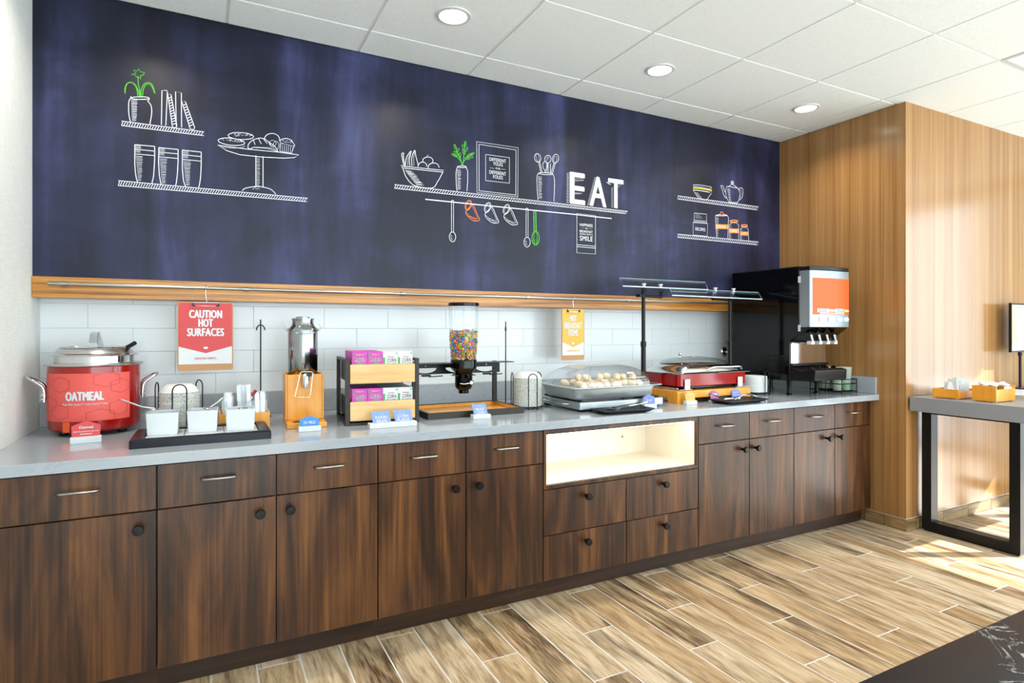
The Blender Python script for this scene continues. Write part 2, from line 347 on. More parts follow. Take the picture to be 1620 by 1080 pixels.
# ceiling: plenum, grid bars and lay-in tiles
ce = struct(MB().box(-.1, XW+.1, YFRONT, .12, H+.012, H+.06).build('ceiling', M['void']))
HT = .0075
xs = [GX+G*i for i in range(-3, 11)]; ys = [GY-G*j for j in range(-1, 12)]
LIGHT_TILES = [(-2, 0), (0, 0), (2, 0), (4, 0), (-2, 3), (0, 3), (2, 3), (4, 3), (0, 6), (2, 6), (4, 6), (6, 6)]
PANEL_TILES = [(5, 2), (7, 4), (3, 5)]
_cm = MB().box(-G/2+HT, G/2-HT, -G/2+HT, G/2-HT, 0, .012).mesh('ceiling_panel', M['ceil'])
far = MB()
for i in range(-3, 10):
    for j in range(-1, 11):
        x0, x1 = max(GX+G*i, 0), min(GX+G*(i+1), XW); y1, y0 = min(GY-G*j, YB), GY-G*(j+1)
        if x1-x0 < .03 or (i, j) in PANEL_TILES: continue
        if x0 >= XR-.01 and y0 > YF-.01: continue
        if x1 > XR and y0 > YF-.02: x1 = min(x1, XR)
        if j > 4: far.box(x0+HT, x1-HT, y0+HT, y1-HT, H, H+.012); continue
        if x1-x0 > G-.001 and y1-y0 > G-.001: o = bpy.data.objects.new('ceiling_panel', _cm)
        else:
            w, d = x1-x0, y1-y0
            o = bpy.data.objects.new('ceiling_panel', MB().box(-w/2+HT, w/2-HT, -d/2+HT, d/2-HT, 0, .012).mesh('ceiling_panel', M['ceil']))
        o.location = ((x0+x1)/2, (y0+y1)/2, H); COL.objects.link(o); o.parent = ce
_r = far.build('ceiling_panel_field', M['ceil'], ce); _r['kind'] = 'stuff'
for x in xs:
    if 0 < x < XW: MB().box(x-HT-.002, x+HT+.002, YFRONT, (YB if x < XR else YF), H+.005, H+.011).build('grid_bar', M['tbar'], ce)
for y in ys:
    if y < YB: MB().box(0, (XR if y > YF else XW), y-HT-.002, y+HT+.002, H+.0055, H+.0115).build('grid_bar', M['tbar'], ce)
# ------------------------------------------------------------------ ceiling lamps
def downlight(x, y, label):
    t = thing('recessed_downlight', label, 'ceiling light', (x, y, H), 0, 'recessed ceiling downlights')
    MB().lathe([(.062, -.002), (.064, -.007), (.079, -.005), (.081, 0), (.06, 0)], 32, caps=False).build('trim_ring', M['white'], t, 50)
    MB().lathe([(.0001, -.004), (.045, -.004), (.0625, -.003)], 32, caps=False).build('lens', M['led'], t)
    l = bpy.data.lights.new('downlight_lamp', 'AREA'); l.shape = 'DISK'; l.size = .12; l.energy = DOWNLIGHT_W; l.color = (1, .91, .79); l.spread = R(140)
    o = bpy.data.objects.new('downlight_lamp', l); COL.objects.link(o); o.parent = t; o.location = (0, 0, -.012)
    return t
_dl = {(-2, 0): 'round recessed ceiling downlight nearest the left wall', (0, 0): 'round recessed downlight at the top above the cereal rack', (2, 0): 'round recessed downlight above the egg warmer, middle of the row', (4, 0): 'round recessed downlight closest to the wooden partition'}
for i, j in LIGHT_TILES: downlight(GX+G*(i+.5), GY-G*(j+.5), _dl.get((i, j), 'round recessed downlight out in the room behind the viewer'))
for i, j in PANEL_TILES:
    x0, y0 = GX+G*i, GY-G*(j+1)
    t = thing('ceiling_panel_light', {(5, 2): 'square white LED panel light in the ceiling at the right edge', (7, 4): 'square LED ceiling panel light far right', (3, 5): 'square LED ceiling panel light over the island'}[(i, j)], 'ceiling light', (x0+G/2, y0+G/2, H), 0, 'LED ceiling panels')
    g = G/2-HT; f = MB()
    for a in ((-g, g, -g, -g+.022), (-g, g, g-.022, g), (-g, -g+.022, -g+.022, g-.022), (g-.022, g, -g+.022, g-.022)): f.box(a[0], a[1], a[2], a[3], -.004, .01)
    f.build('frame', M['white'], t); MB().box(-g+.022, g-.022, -g+.022, g-.022, 0, .008).build('diffuser', M['panel_led'], t)
# ------------------------------------------------------------------ chalkboard and oak rail
cb = thing('chalkboard', 'huge navy chalkboard panel covered in white chalk kitchen drawings', 'chalkboard', (0, YB, 0))
MB().box(.0, XR, 0, .122, 1.484, H).build('panel', M['chalkboard'], cb)
def ribbon(mb, pts, w, y=-.0012):
    P = [Vector((p[0], p[1])) for p in pts]; n = len(P); L = []
    for i in range(n):
        a = P[i-1] if i else P[i]; b = P[i+1] if i < n-1 else P[i]
        if i == 0 and n > 2 and (P[0]-P[-1]).length < 1e-6: a = P[-2]
        if i == n-1 and n > 2 and (P[0]-P[-1]).length < 1e-6: b = P[1]
        d = (b-a); d = d.normalized() if d.length > 1e-9 else Vector((1, 0)); nn = Vector((-d.y, d.x))
        k = 1.0
        L.append((P[i]+nn*w/2*k, P[i]-nn*w/2*k))
    vs = []; fs = []
    for a, b in L: vs += [(a.x, y, a.y), (b.x, y, b.y)]
    for i in range(n-1): fs.append((2*i, 2*i+1, 2*i+3, 2*i+2))
    mb.add(vs, fs)
DRAW={
 'chalk_flower':[('g',4,[344,2382,363,2392,353,2405,366,2402,373,2413,379,2401,395,2402,391,2391,380,2385,379,2369,370,2380,363,2374,362,2383,344,2382]),('g',4,[370,2380,370,2372,370,2361,371,2350,372,2341,374,2333,375,2325,377,2313,379,2299,380,2290]),('g',4,[322,2295,321,2303,321,2314,323,2324,325,2332,329,2339,333,2344,339,2346,344,2347,350,2346,354,2342,359,2338,362,2332,365,2325,366,2318,368,2310,368,2303,369,2296,369,2291]),('g',4,[322,2295,322,2305,324,2320,326,2331,330,2339,334,2345,339,2348,345,2349,351,2347,357,2344,362,2338,366,2329,370,2320,373,2309,375,2298,377,2289]),('g',4,[381,2290,381,2299,381,2311,382,2323,385,2333,389,2343,394,2351,399,2356,405,2359,410,2360,416,2359,421,2356,425,2350,429,2339,432,2326,434,2316]),('g',4,[387,2291,387,2299,388,2310,389,2321,391,2329,393,2336,396,2343,400,2349,405,2353,410,2355,415,2353,420,2348,424,2342,428,2333,431,2323,434,2316])],
 'chalk_vase':[('w',4,[344,2287,344,2284,343,2281,342,2277,340,2273,338,2270,336,2263,335,2251,335,2235,335,2221,336,2209,337,2199,339,2189,340,2182,342,2176,343,2172]),('w',4,[413,2286,411,2284,408,2280,407,2277,410,2273,414,2269,417,2264,420,2257,421,2248,422,2239,422,2230,421,2220,420,2209,418,2197,416,2185,415,2176]),('w',4,[413,2291,410,2288,400,2284,386,2281,371,2278,357,2277,348,2277,345,2279,348,2282,357,2286,371,2289,386,2292,400,2294,410,2293,413,2291]),('w',2.6,[344,2271,367,2276]),('w',2.6,[344,2267,367,2273]),('w',2.6,[345,2263,366,2268]),('w',2.6,[345,2260,368,2263]),('w',2.6,[345,2256,368,2262]),('w',2.6,[345,2253,367,2258]),('w',2.6,[345,2249,366,2254]),('w',2.6,[345,2245,365,2248]),('w',2.6,[345,2242,367,2245]),('w',2.6,[346,2238,367,2243]),('w',2.6,[346,2234,365,2238]),('w',2.6,[346,2231,366,2234]),('w',2.6,[346,2227,367,2233]),('w',2.6,[346,2224,366,2227]),('w',2.6,[346,2220,365,2225]),('w',2.6,[346,2216,365,2222]),('w',2.6,[347,2213,366,2215]),('w',2.6,[347,2209,365,2214]),('w',2.6,[347,2205,366,2209]),('w',2.6,[347,2202,366,2204]),('w',2.6,[347,2198,364,2202]),('w',2.6,[347,2194,364,2199]),('w',2.6,[348,2191,363,2195]),('w',2.6,[348,2187,365,2193]),('w',2.6,[348,2184,362,2187]),('w',2.6,[348,2180,363,2183])],
 'chalk_book':[('w',4,[459,2180,461,2334,480,2338,482,2331,476,2179])],
 'chalk_book.b':[('w',4,[483,2325,496,2322,519,2186,516,2176,502,2177,483,2325]),('w',4,[487,2303,500,2314]),('w',4,[488,2292,501,2302]),('w',4,[490,2281,503,2291]),('w',4,[492,2269,505,2279]),('w',4,[493,2258,506,2267]),('w',4,[495,2246,508,2256]),('w',4,[496,2235,510,2244]),('w',4,[498,2224,512,2232]),('w',4,[499,2212,513,2220]),('w',4,[501,2201,515,2209]),('w',4,[503,2189,517,2197])],
 'chalk_book.c':[('w',4,[517,2186,514,2339,537,2338,538,2181])],
 'chalk_book.d':[('w',4,[538,2301,553,2301,591,2187,585,2178,572,2181,538,2301]),('w',4,[543,2280,557,2292]),('w',4,[546,2270,561,2280]),('w',4,[549,2259,564,2269]),('w',4,[553,2248,568,2258]),('w',4,[556,2237,572,2247]),('w',4,[560,2226,575,2236]),('w',4,[563,2215,579,2225]),('w',4,[567,2204,582,2214]),('w',4,[570,2193,586,2203])],
 'chalk_shelf':[('w',3.4,[309,2173,628,2175,628,2157,309,2153,309,2173]),('w',3.4,[315,2173,309,2153]),('w',3.4,[325,2173,316,2153]),('w',3.4,[334,2173,326,2153]),('w',3.4,[344,2173,335,2153]),('w',3.4,[353,2173,345,2153]),('w',3.4,[363,2173,354,2153]),('w',3.4,[373,2173,364,2153]),('w',3.4,[382,2174,374,2154]),('w',3.4,[392,2174,383,2154]),('w',3.4,[402,2174,393,2154]),('w',3.4,[411,2174,403,2154]),('w',3.4,[421,2174,412,2154]),('w',3.4,[431,2174,422,2154]),('w',3.4,[441,2174,432,2155]),('w',3.4,[451,2174,442,2155]),('w',3.4,[461,2174,452,2155]),('w',3.4,[471,2174,462,2155]),('w',3.4,[481,2174,472,2155]),('w',3.4,[491,2174,482,2155]),('w',3.4,[501,2174,492,2155]),('w',3.4,[511,2174,502,2156]),('w',3.4,[521,2174,512,2156]),('w',3.4,[531,2174,522,2156]),('w',3.4,[542,2174,532,2156]),('w',3.4,[552,2175,543,2156]),('w',3.4,[562,2175,553,2156]),('w',3.4,[572,2175,563,2156]),('w',3.4,[583,2175,573,2157]),('w',3.4,[593,2175,584,2157]),('w',3.4,[604,2175,594,2157]),('w',3.4,[614,2175,605,2157]),('w',3.4,[625,2175,615,2157])],
 'chalk_tumbler.230':[('w',4,[358,2077,433,2080]),('w',3.5,[358,2057,433,2059]),('w',3.5,[358,2036,433,2039]),('w',4,[358,2077,358,2054,358,2022,358,1993,359,1973,360,1956,362,1942,364,1929,367,1919,369,1912]),('w',4,[433,2080,433,2058,433,2028,432,2001,431,1981,430,1964,429,1949,427,1935,424,1923,423,1915]),('w',2.4,[360,2073,381,2074]),('w',2.4,[360,2069,381,2070]),('w',2.4,[360,2065,381,2066]),('w',2.4,[360,2062,381,2063]),('w',2.4,[360,2053,379,2053]),('w',2.4,[360,2049,379,2049]),('w',2.4,[360,2045,379,2045]),('w',2.6,[361,2028,387,2028]),('w',2.6,[361,2023,387,2027]),('w',2.6,[362,2018,386,2021]),('w',2.6,[362,2013,388,2015]),('w',2.6,[363,2008,386,2011]),('w',2.6,[363,2002,388,2004]),('w',2.6,[364,1997,385,2000]),('w',2.6,[364,1992,385,1995]),('w',2.6,[365,1987,386,1990]),('w',2.6,[365,1982,384,1983]),('w',2.6,[366,1977,385,1976]),('w',2.6,[366,1971,384,1973]),('w',2.6,[366,1966,386,1968]),('w',2.6,[367,1961,386,1963]),('w',2.6,[367,1956,384,1958]),('w',2.6,[368,1951,383,1952]),('w',2.6,[368,1946,383,1945]),('w',2.6,[369,1940,385,1942]),('w',2.6,[369,1935,382,1937]),('w',2.6,[370,1930,382,1933]),('w',2.6,[370,1925,382,1925]),('w',2.6,[371,1920,381,1923])],
 'chalk_tumbler.394':[('w',4,[449,2077,524,2079]),('w',3.5,[449,2057,524,2059]),('w',3.5,[449,2036,524,2038]),('w',4,[449,2077,449,2054,448,2021,449,1992,450,1972,451,1955,453,1941,455,1928,457,1918,459,1911]),('w',4,[524,2079,524,2058,524,2027,523,2000,522,1979,521,1962,519,1946,518,1933,516,1922,514,1914]),('w',2.4,[451,2074,472,2075]),('w',2.4,[451,2070,472,2071]),('w',2.4,[451,2066,472,2067]),('w',2.4,[451,2062,472,2063]),('w',2.4,[451,2053,470,2053]),('w',2.4,[451,2049,470,2050]),('w',2.4,[451,2045,470,2046]),('w',2.6,[452,2028,481,2030]),('w',2.6,[452,2023,481,2025]),('w',2.6,[453,2018,480,2019]),('w',2.6,[453,2012,480,2013]),('w',2.6,[454,2007,478,2011]),('w',2.6,[454,2002,477,2002]),('w',2.6,[454,1997,479,1997]),('w',2.6,[455,1992,477,1993]),('w',2.6,[455,1987,478,1988]),('w',2.6,[456,1981,478,1983]),('w',2.6,[456,1976,477,1977]),('w',2.6,[457,1971,476,1971]),('w',2.6,[457,1966,478,1969]),('w',2.6,[457,1961,477,1960]),('w',2.6,[458,1955,476,1959]),('w',2.6,[458,1950,476,1953]),('w',2.6,[459,1945,476,1946]),('w',2.6,[459,1940,473,1942]),('w',2.6,[460,1935,475,1936]),('w',2.6,[460,1930,475,1929]),('w',2.6,[461,1924,473,1928]),('w',2.6,[461,1919,475,1923])],
 'chalk_tumbler.556':[('w',4,[541,2079,617,2080]),('w',3.5,[541,2058,617,2059]),('w',3.5,[541,2037,617,2038]),('w',4,[541,2079,541,2055,541,2022,541,1992,543,1971,544,1954,546,1939,549,1928,552,1919,554,1913]),('w',4,[617,2080,617,2058,617,2027,616,1999,615,1978,614,1960,612,1945,610,1932,608,1922,606,1916]),('w',2.4,[544,2075,566,2076]),('w',2.4,[544,2071,566,2072]),('w',2.4,[544,2067,566,2068]),('w',2.4,[544,2063,566,2064]),('w',2.4,[544,2054,564,2054]),('w',2.4,[544,2050,564,2050]),('w',2.4,[544,2046,564,2046]),('w',2.6,[545,2029,575,2032]),('w',2.6,[545,2023,574,2024]),('w',2.6,[546,2018,574,2020]),('w',2.6,[546,2013,574,2016]),('w',2.6,[547,2008,573,2011]),('w',2.6,[547,2003,574,2004]),('w',2.6,[548,1998,572,1999]),('w',2.6,[549,1993,570,1996]),('w',2.6,[549,1988,572,1989]),('w',2.6,[550,1983,573,1984]),('w',2.6,[550,1978,570,1979]),('w',2.6,[551,1972,572,1974]),('w',2.6,[551,1967,569,1967]),('w',2.6,[552,1962,572,1965]),('w',2.6,[552,1957,571,1959]),('w',2.6,[553,1952,571,1954]),('w',2.6,[554,1947,569,1948]),('w',2.6,[554,1942,572,1945]),('w',2.6,[555,1937,568,1937]),('w',2.6,[555,1932,571,1933]),('w',2.6,[556,1926,569,1926]),('w',2.6,[556,1921,570,1925])],
 'chalk_shelf.a':[('w',3.4,[297,1912,1085,1916,1081,1898,297,1890,297,1912]),('w',3.4,[303,1912,297,1890]),('w',3.4,[312,1912,304,1890]),('w',3.4,[322,1912,313,1890]),('w',3.4,[331,1912,323,1890]),('w',3.4,[341,1912,332,1890]),('w',3.4,[350,1912,341,1890]),('w',3.4,[360,1912,351,1890]),('w',3.4,[369,1912,360,1890]),('w',3.4,[379,1912,370,1890]),('w',3.4,[388,1912,379,1890]),('w',3.4,[398,1912,389,1891]),('w',3.4,[408,1912,399,1891]),('w',3.4,[418,1913,408,1891]),('w',3.4,[427,1913,418,1891]),('w',3.4,[437,1913,428,1891]),('w',3.4,[447,1913,437,1891]),('w',3.4,[457,1913,447,1891]),('w',3.4,[467,1913,457,1891]),('w',3.4,[477,1913,467,1891]),('w',3.4,[487,1913,477,1891]),('w',3.4,[497,1913,487,1892]),('w',3.4,[507,1913,497,1892]),('w',3.4,[517,1913,507,1892]),('w',3.4,[527,1913,517,1892]),('w',3.4,[537,1913,527,1892]),('w',3.4,[547,1913,537,1892]),('w',3.4,[557,1913,547,1892]),('w',3.4,[568,1913,557,1892]),('w',3.4,[578,1913,567,1892]),('w',3.4,[588,1914,577,1892]),('w',3.4,[599,1914,588,1893]),('w',3.4,[609,1914,598,1893]),('w',3.4,[619,1914,608,1893]),('w',3.4,[630,1914,619,1893]),('w',3.4,[640,1914,629,1893]),('w',3.4,[651,1914,639,1893]),('w',3.4,[662,1914,650,1893]),('w',3.4,[672,1914,660,1893]),('w',3.4,[683,1914,671,1893]),('w',3.4,[693,1914,682,1894]),('w',3.4,[704,1914,692,1894]),('w',3.4,[715,1914,703,1894]),('w',3.4,[726,1914,714,1894]),('w',3.4,[737,1914,724,1894]),('w',3.4,[748,1914,735,1894]),('w',3.4,[758,1914,746,1894]),('w',3.4,[769,1915,757,1894]),('w',3.4,[780,1915,768,1894]),('w',3.4,[791,1915,779,1895]),('w',3.4,[803,1915,790,1895]),('w',3.4,[814,1915,801,1895]),('w',3.4,[825,1915,812,1895]),('w',3.4,[836,1915,823,1895]),('w',3.4,[847,1915,834,1895]),('w',3.4,[859,1915,845,1895]),('w',3.4,[870,1915,856,1895]),('w',3.4,[881,1915,868,1895]),('w',3.4,[893,1915,879,1896]),('w',3.4,[904,1915,890,1896]),('w',3.4,[916,1915,902,1896]),('w',3.4,[927,1915,913,1896]),('w',3.4,[939,1916,925,1896]),('w',3.4,[950,1916,936,1896]),('w',3.4,[962,1916,948,1896]),('w',3.4,[974,1916,959,1896]),('w',3.4,[986,1916,971,1897]),('w',3.4,[997,1916,983,1897]),('w',3.4,[1009,1916,994,1897]),('w',3.4,[1021,1916,1006,1897]),('w',3.4,[1033,1916,1018,1897]),('w',3.4,[1045,1916,1030,1897]),('w',3.4,[1057,1916,1042,1897]),('w',3.4,[1069,1916,1054,1897]),('w',3.4,[1081,1916,1066,1898])],
 'chalk_cake_stand':[('w',4,[685,2122,749,2121,812,2121,945,2126,1043,2125,1022,2109,975,2100,876,2092,780,2090,724,2101,685,2122]),('w',4,[848,2096,848,1944]),('w',4,[880,2096,880,1947]),('w',2.6,[850,2089,868,2092]),('w',2.6,[850,2083,866,2083]),('w',2.6,[850,2077,866,2078]),('w',2.6,[850,2071,865,2071]),('w',2.6,[850,2065,865,2068]),('w',2.6,[850,2059,866,2062]),('w',2.6,[850,2053,866,2053]),('w',2.6,[850,2047,867,2051]),('w',2.6,[850,2041,865,2043]),('w',2.6,[850,2035,866,2036]),('w',2.6,[850,2029,866,2033]),('w',2.6,[850,2023,865,2023]),('w',2.6,[850,2017,865,2018]),('w',2.6,[850,2011,867,2012]),('w',2.6,[850,2005,866,2006]),('w',2.6,[850,1999,864,1999]),('w',2.6,[850,1993,865,1993]),('w',2.6,[850,1987,864,1987]),('w',2.6,[850,1981,866,1982]),('w',2.6,[850,1975,864,1978]),('w',2.6,[850,1969,866,1971]),('w',2.6,[850,1963,865,1966]),('w',2.6,[850,1957,863,1960]),('w',2.6,[850,1951,865,1954]),('w',4,[789,1921,791,1924,795,1929,802,1934,815,1939,832,1944,848,1948,860,1949,870,1949,880,1948,892,1947,904,1945,915,1941,924,1935,933,1926,938,1920]),('w',3,[834,1932,844,1943,850,1933,858,1943,864,1935])],
 'chalk_donut':[('w',4,[800,2148,793,2140,777,2134,753,2130,728,2129,706,2132,691,2137,686,2144,692,2151,708,2158,731,2162,757,2162,779,2160,795,2155,800,2148]),('w',3,[686,2124,689,2122,693,2120,699,2118,709,2116,722,2116,736,2116,753,2118,772,2121,786,2125,794,2129,798,2133,800,2136]),('w',3,[778,2154,785,2154]),('w',3,[731,2150,739,2158]),('w',3,[736,2146,743,2157]),('w',3,[757,2154,764,2157]),('w',3,[704,2155,711,2147]),('w',3,[772,2149,779,2152]),('w',3,[782,2157,790,2154]),('w',3,[743,2151,751,2149]),('w',3,[766,2147,773,2159]),('w',3,[757,2150,764,2152]),('w',3,[754,2148,761,2156]),('w',3,[780,2154,788,2154]),('w',3,[777,2150,785,2157]),('w',3,[721,2152,729,2152]),('w',3,[786,2149,793,2157]),('w',3,[736,2148,743,2156])],
 'chalk_donut.b':[('w',4,[839,2184,833,2176,817,2169,795,2164,770,2161,748,2163,733,2167,728,2174,734,2181,749,2189,771,2194,796,2196,818,2195,834,2191,839,2184]),('w',3,[776,2188,783,2189]),('w',3,[786,2182,794,2185]),('w',3,[772,2177,779,2183]),('w',3,[755,2184,762,2177]),('w',3,[823,2185,831,2191]),('w',3,[768,2186,775,2187]),('w',3,[760,2175,768,2178]),('w',3,[806,2191,814,2193]),('w',3,[767,2176,774,2187]),('w',3,[807,2185,815,2189]),('w',3,[821,2192,829,2192]),('w',3,[755,2184,763,2187]),('w',3,[768,2186,776,2189]),('w',3,[824,2192,831,2188]),('w',3,[800,2184,807,2187]),('w',3,[820,2185,828,2189])],
 'chalk_croissant':[('w',4,[813,2128,814,2133,814,2140,817,2146,821,2153,827,2160,834,2166,842,2172,851,2176,860,2180,868,2182,877,2182,886,2181,893,2177,901,2172,908,2167,918,2161,927,2156,935,2149,941,2141,945,2132,948,2126]),('w',4,[813,2128,816,2126,820,2124,824,2123,828,2126,833,2130,840,2134,852,2135,868,2136,882,2137,896,2137,910,2137,922,2135,932,2132,942,2129,948,2126]),('w',3.4,[837,2168,842,2155,845,2147]),('w',3.4,[860,2179,867,2164,873,2154]),('w',3.4,[882,2180,892,2168,899,2160]),('w',3.4,[905,2168,913,2156,918,2149]),('w',2.6,[847,2137,850,2131]),('w',2.6,[854,2138,857,2132]),('w',2.6,[861,2139,864,2133]),('w',2.6,[868,2140,871,2134]),('w',2.6,[875,2141,878,2135]),('w',2.6,[882,2142,886,2136]),('w',2.6,[890,2143,893,2137]),('w',2.6,[897,2144,900,2138]),('w',2.6,[904,2145,907,2139]),('w',2.6,[911,2146,914,2140]),('w',2.6,[918,2147,922,2141]),('w',2.6,[926,2148,929,2142])],
 'chalk_bagel':[('w',4,[886,2177,887,2185,890,2192,894,2198,900,2204,907,2208,915,2211,923,2213,931,2212,939,2210,945,2207,950,2202,953,2196,955,2189,954,2182]),('w',3,[939,2167,937,2161,933,2156,926,2152,919,2151,913,2153,909,2157,907,2163,909,2169,913,2175,919,2178,926,2180,933,2178,937,2173,939,2167]),('w',3,[951,2159,950,2150,946,2142,941,2138,935,2137,930,2140,926,2146,925,2155,926,2164,930,2171,935,2176,941,2177,946,2174,950,2167,951,2159])],
 'chalk_muffin':[('w',4,[958,2174,956,2184,968,2193,988,2198,1009,2193,1024,2169,1017,2156,1010,2128,956,2131,958,2170]),('w',3,[958,2170,982,2169,1002,2166,1022,2165]),('w',3,[965,2164,968,2133]),('w',3,[976,2164,977,2132]),('w',3,[986,2164,986,2131]),('w',3,[996,2164,994,2130]),('w',3,[1006,2164,1003,2129]),('w',3,[990,2180,996,2179]),('w',3,[998,2184,1004,2182]),('w',3,[987,2189,993,2188]),('w',3,[1004,2186,1010,2185]),('w',3,[966,2186,971,2184]),('w',3,[1006,2190,1011,2189]),('w',3,[982,2179,987,2178]),('w',3,[1005,2189,1011,2187]),('w',3,[982,2184,987,2182]),('w',3,[964,2173,970,2172]),('w',3,[964,2172,969,2170]),('w',3,[970,2186,976,2185]),('w',3,[1004,2180,1010,2179]),('w',3,[974,2180,980,2179])],
 'chalk_shelf.b':[('w',3.4,[1525,2034,3075,2035,3060,2018,1525,2014,1525,2034]),('w',3.4,[1534,2034,1525,2014]),('w',3.4,[1548,2034,1535,2014]),('w',3.4,[1562,2034,1549,2014]),('w',3.4,[1575,2034,1563,2014]),('w',3.4,[1589,2034,1576,2014]),('w',3.4,[1603,2034,1590,2014]),('w',3.4,[1618,2034,1604,2014]),('w',3.4,[1632,2034,1618,2014]),('w',3.4,[1646,2034,1632,2014]),('w',3.4,[1660,2034,1646,2014]),('w',3.4,[1674,2034,1660,2014]),('w',3.4,[1689,2035,1675,2014]),('w',3.4,[1703,2035,1689,2014]),('w',3.4,[1718,2035,1703,2015]),('w',3.4,[1732,2035,1718,2015]),('w',3.4,[1747,2035,1732,2015]),('w',3.4,[1762,2035,1746,2015]),('w',3.4,[1776,2035,1761,2015]),('w',3.4,[1791,2035,1776,2015]),('w',3.4,[1806,2035,1790,2015]),('w',3.4,[1821,2035,1805,2015]),('w',3.4,[1836,2035,1820,2015]),('w',3.4,[1851,2035,1835,2015]),('w',3.4,[1866,2035,1850,2015]),('w',3.4,[1881,2035,1865,2015]),('w',3.4,[1896,2035,1880,2015]),('w',3.4,[1912,2035,1895,2015]),('w',3.4,[1927,2035,1910,2015]),('w',3.4,[1943,2035,1925,2015]),('w',3.4,[1958,2035,1940,2015]),('w',3.4,[1974,2035,1956,2015]),('w',3.4,[1989,2035,1971,2015]),('w',3.4,[2005,2035,1987,2015]),('w',3.4,[2021,2035,2002,2015]),('w',3.4,[2037,2035,2018,2015]),('w',3.4,[2052,2035,2034,2015]),('w',3.4,[2068,2035,2049,2015]),('w',3.4,[2084,2035,2065,2015]),('w',3.4,[2101,2035,2081,2016]),('w',3.4,[2117,2035,2097,2016]),('w',3.4,[2133,2035,2113,2016]),('w',3.4,[2149,2035,2129,2016]),('w',3.4,[2166,2035,2145,2016]),('w',3.4,[2182,2035,2162,2016]),('w',3.4,[2199,2035,2178,2016]),('w',3.4,[2215,2035,2194,2016]),('w',3.4,[2232,2035,2211,2016]),('w',3.4,[2249,2035,2227,2016]),('w',3.4,[2266,2035,2244,2016]),('w',3.4,[2283,2035,2261,2016]),('w',3.4,[2299,2035,2277,2016]),('w',3.4,[2317,2035,2294,2016]),('w',3.4,[2334,2035,2311,2016]),('w',3.4,[2351,2035,2328,2016]),('w',3.4,[2368,2035,2345,2016]),('w',3.4,[2386,2035,2362,2016]),('w',3.4,[2403,2035,2379,2016]),('w',3.4,[2421,2035,2397,2016]),('w',3.4,[2438,2035,2414,2016]),('w',3.4,[2456,2035,2431,2016]),('w',3.4,[2474,2035,2449,2016]),('w',3.4,[2491,2035,2467,2017]),('w',3.4,[2509,2035,2484,2017]),('w',3.4,[2527,2035,2502,2017]),('w',3.4,[2546,2035,2520,2017]),('w',3.4,[2564,2035,2538,2017]),('w',3.4,[2582,2035,2556,2017]),('w',3.4,[2600,2035,2574,2017]),('w',3.4,[2619,2035,2592,2017]),('w',3.4,[2637,2035,2610,2017]),('w',3.4,[2656,2035,2629,2017]),('w',3.4,[2675,2035,2647,2017]),('w',3.4,[2693,2035,2665,2017]),('w',3.4,[2712,2035,2684,2017]),('w',3.4,[2731,2035,2703,2017]),('w',3.4,[2750,2035,2721,2017]),('w',3.4,[2769,2035,2740,2017]),('w',3.4,[2789,2035,2759,2017]),('w',3.4,[2808,2035,2778,2017]),('w',3.4,[2827,2035,2797,2017]),('w',3.4,[2847,2035,2817,2017]),('w',3.4,[2867,2035,2836,2018]),('w',3.4,[2886,2035,2855,2018]),('w',3.4,[2906,2035,2875,2018]),('w',3.4,[2926,2035,2894,2018]),('w',3.4,[2946,2035,2914,2018]),('w',3.4,[2966,2035,2934,2018]),('w',3.4,[2986,2035,2954,2018]),('w',3.4,[3006,2035,2974,2018]),('w',3.4,[3027,2035,2994,2018]),('w',3.4,[3047,2035,3014,2018]),('w',3.4,[3068,2035,3034,2018])],
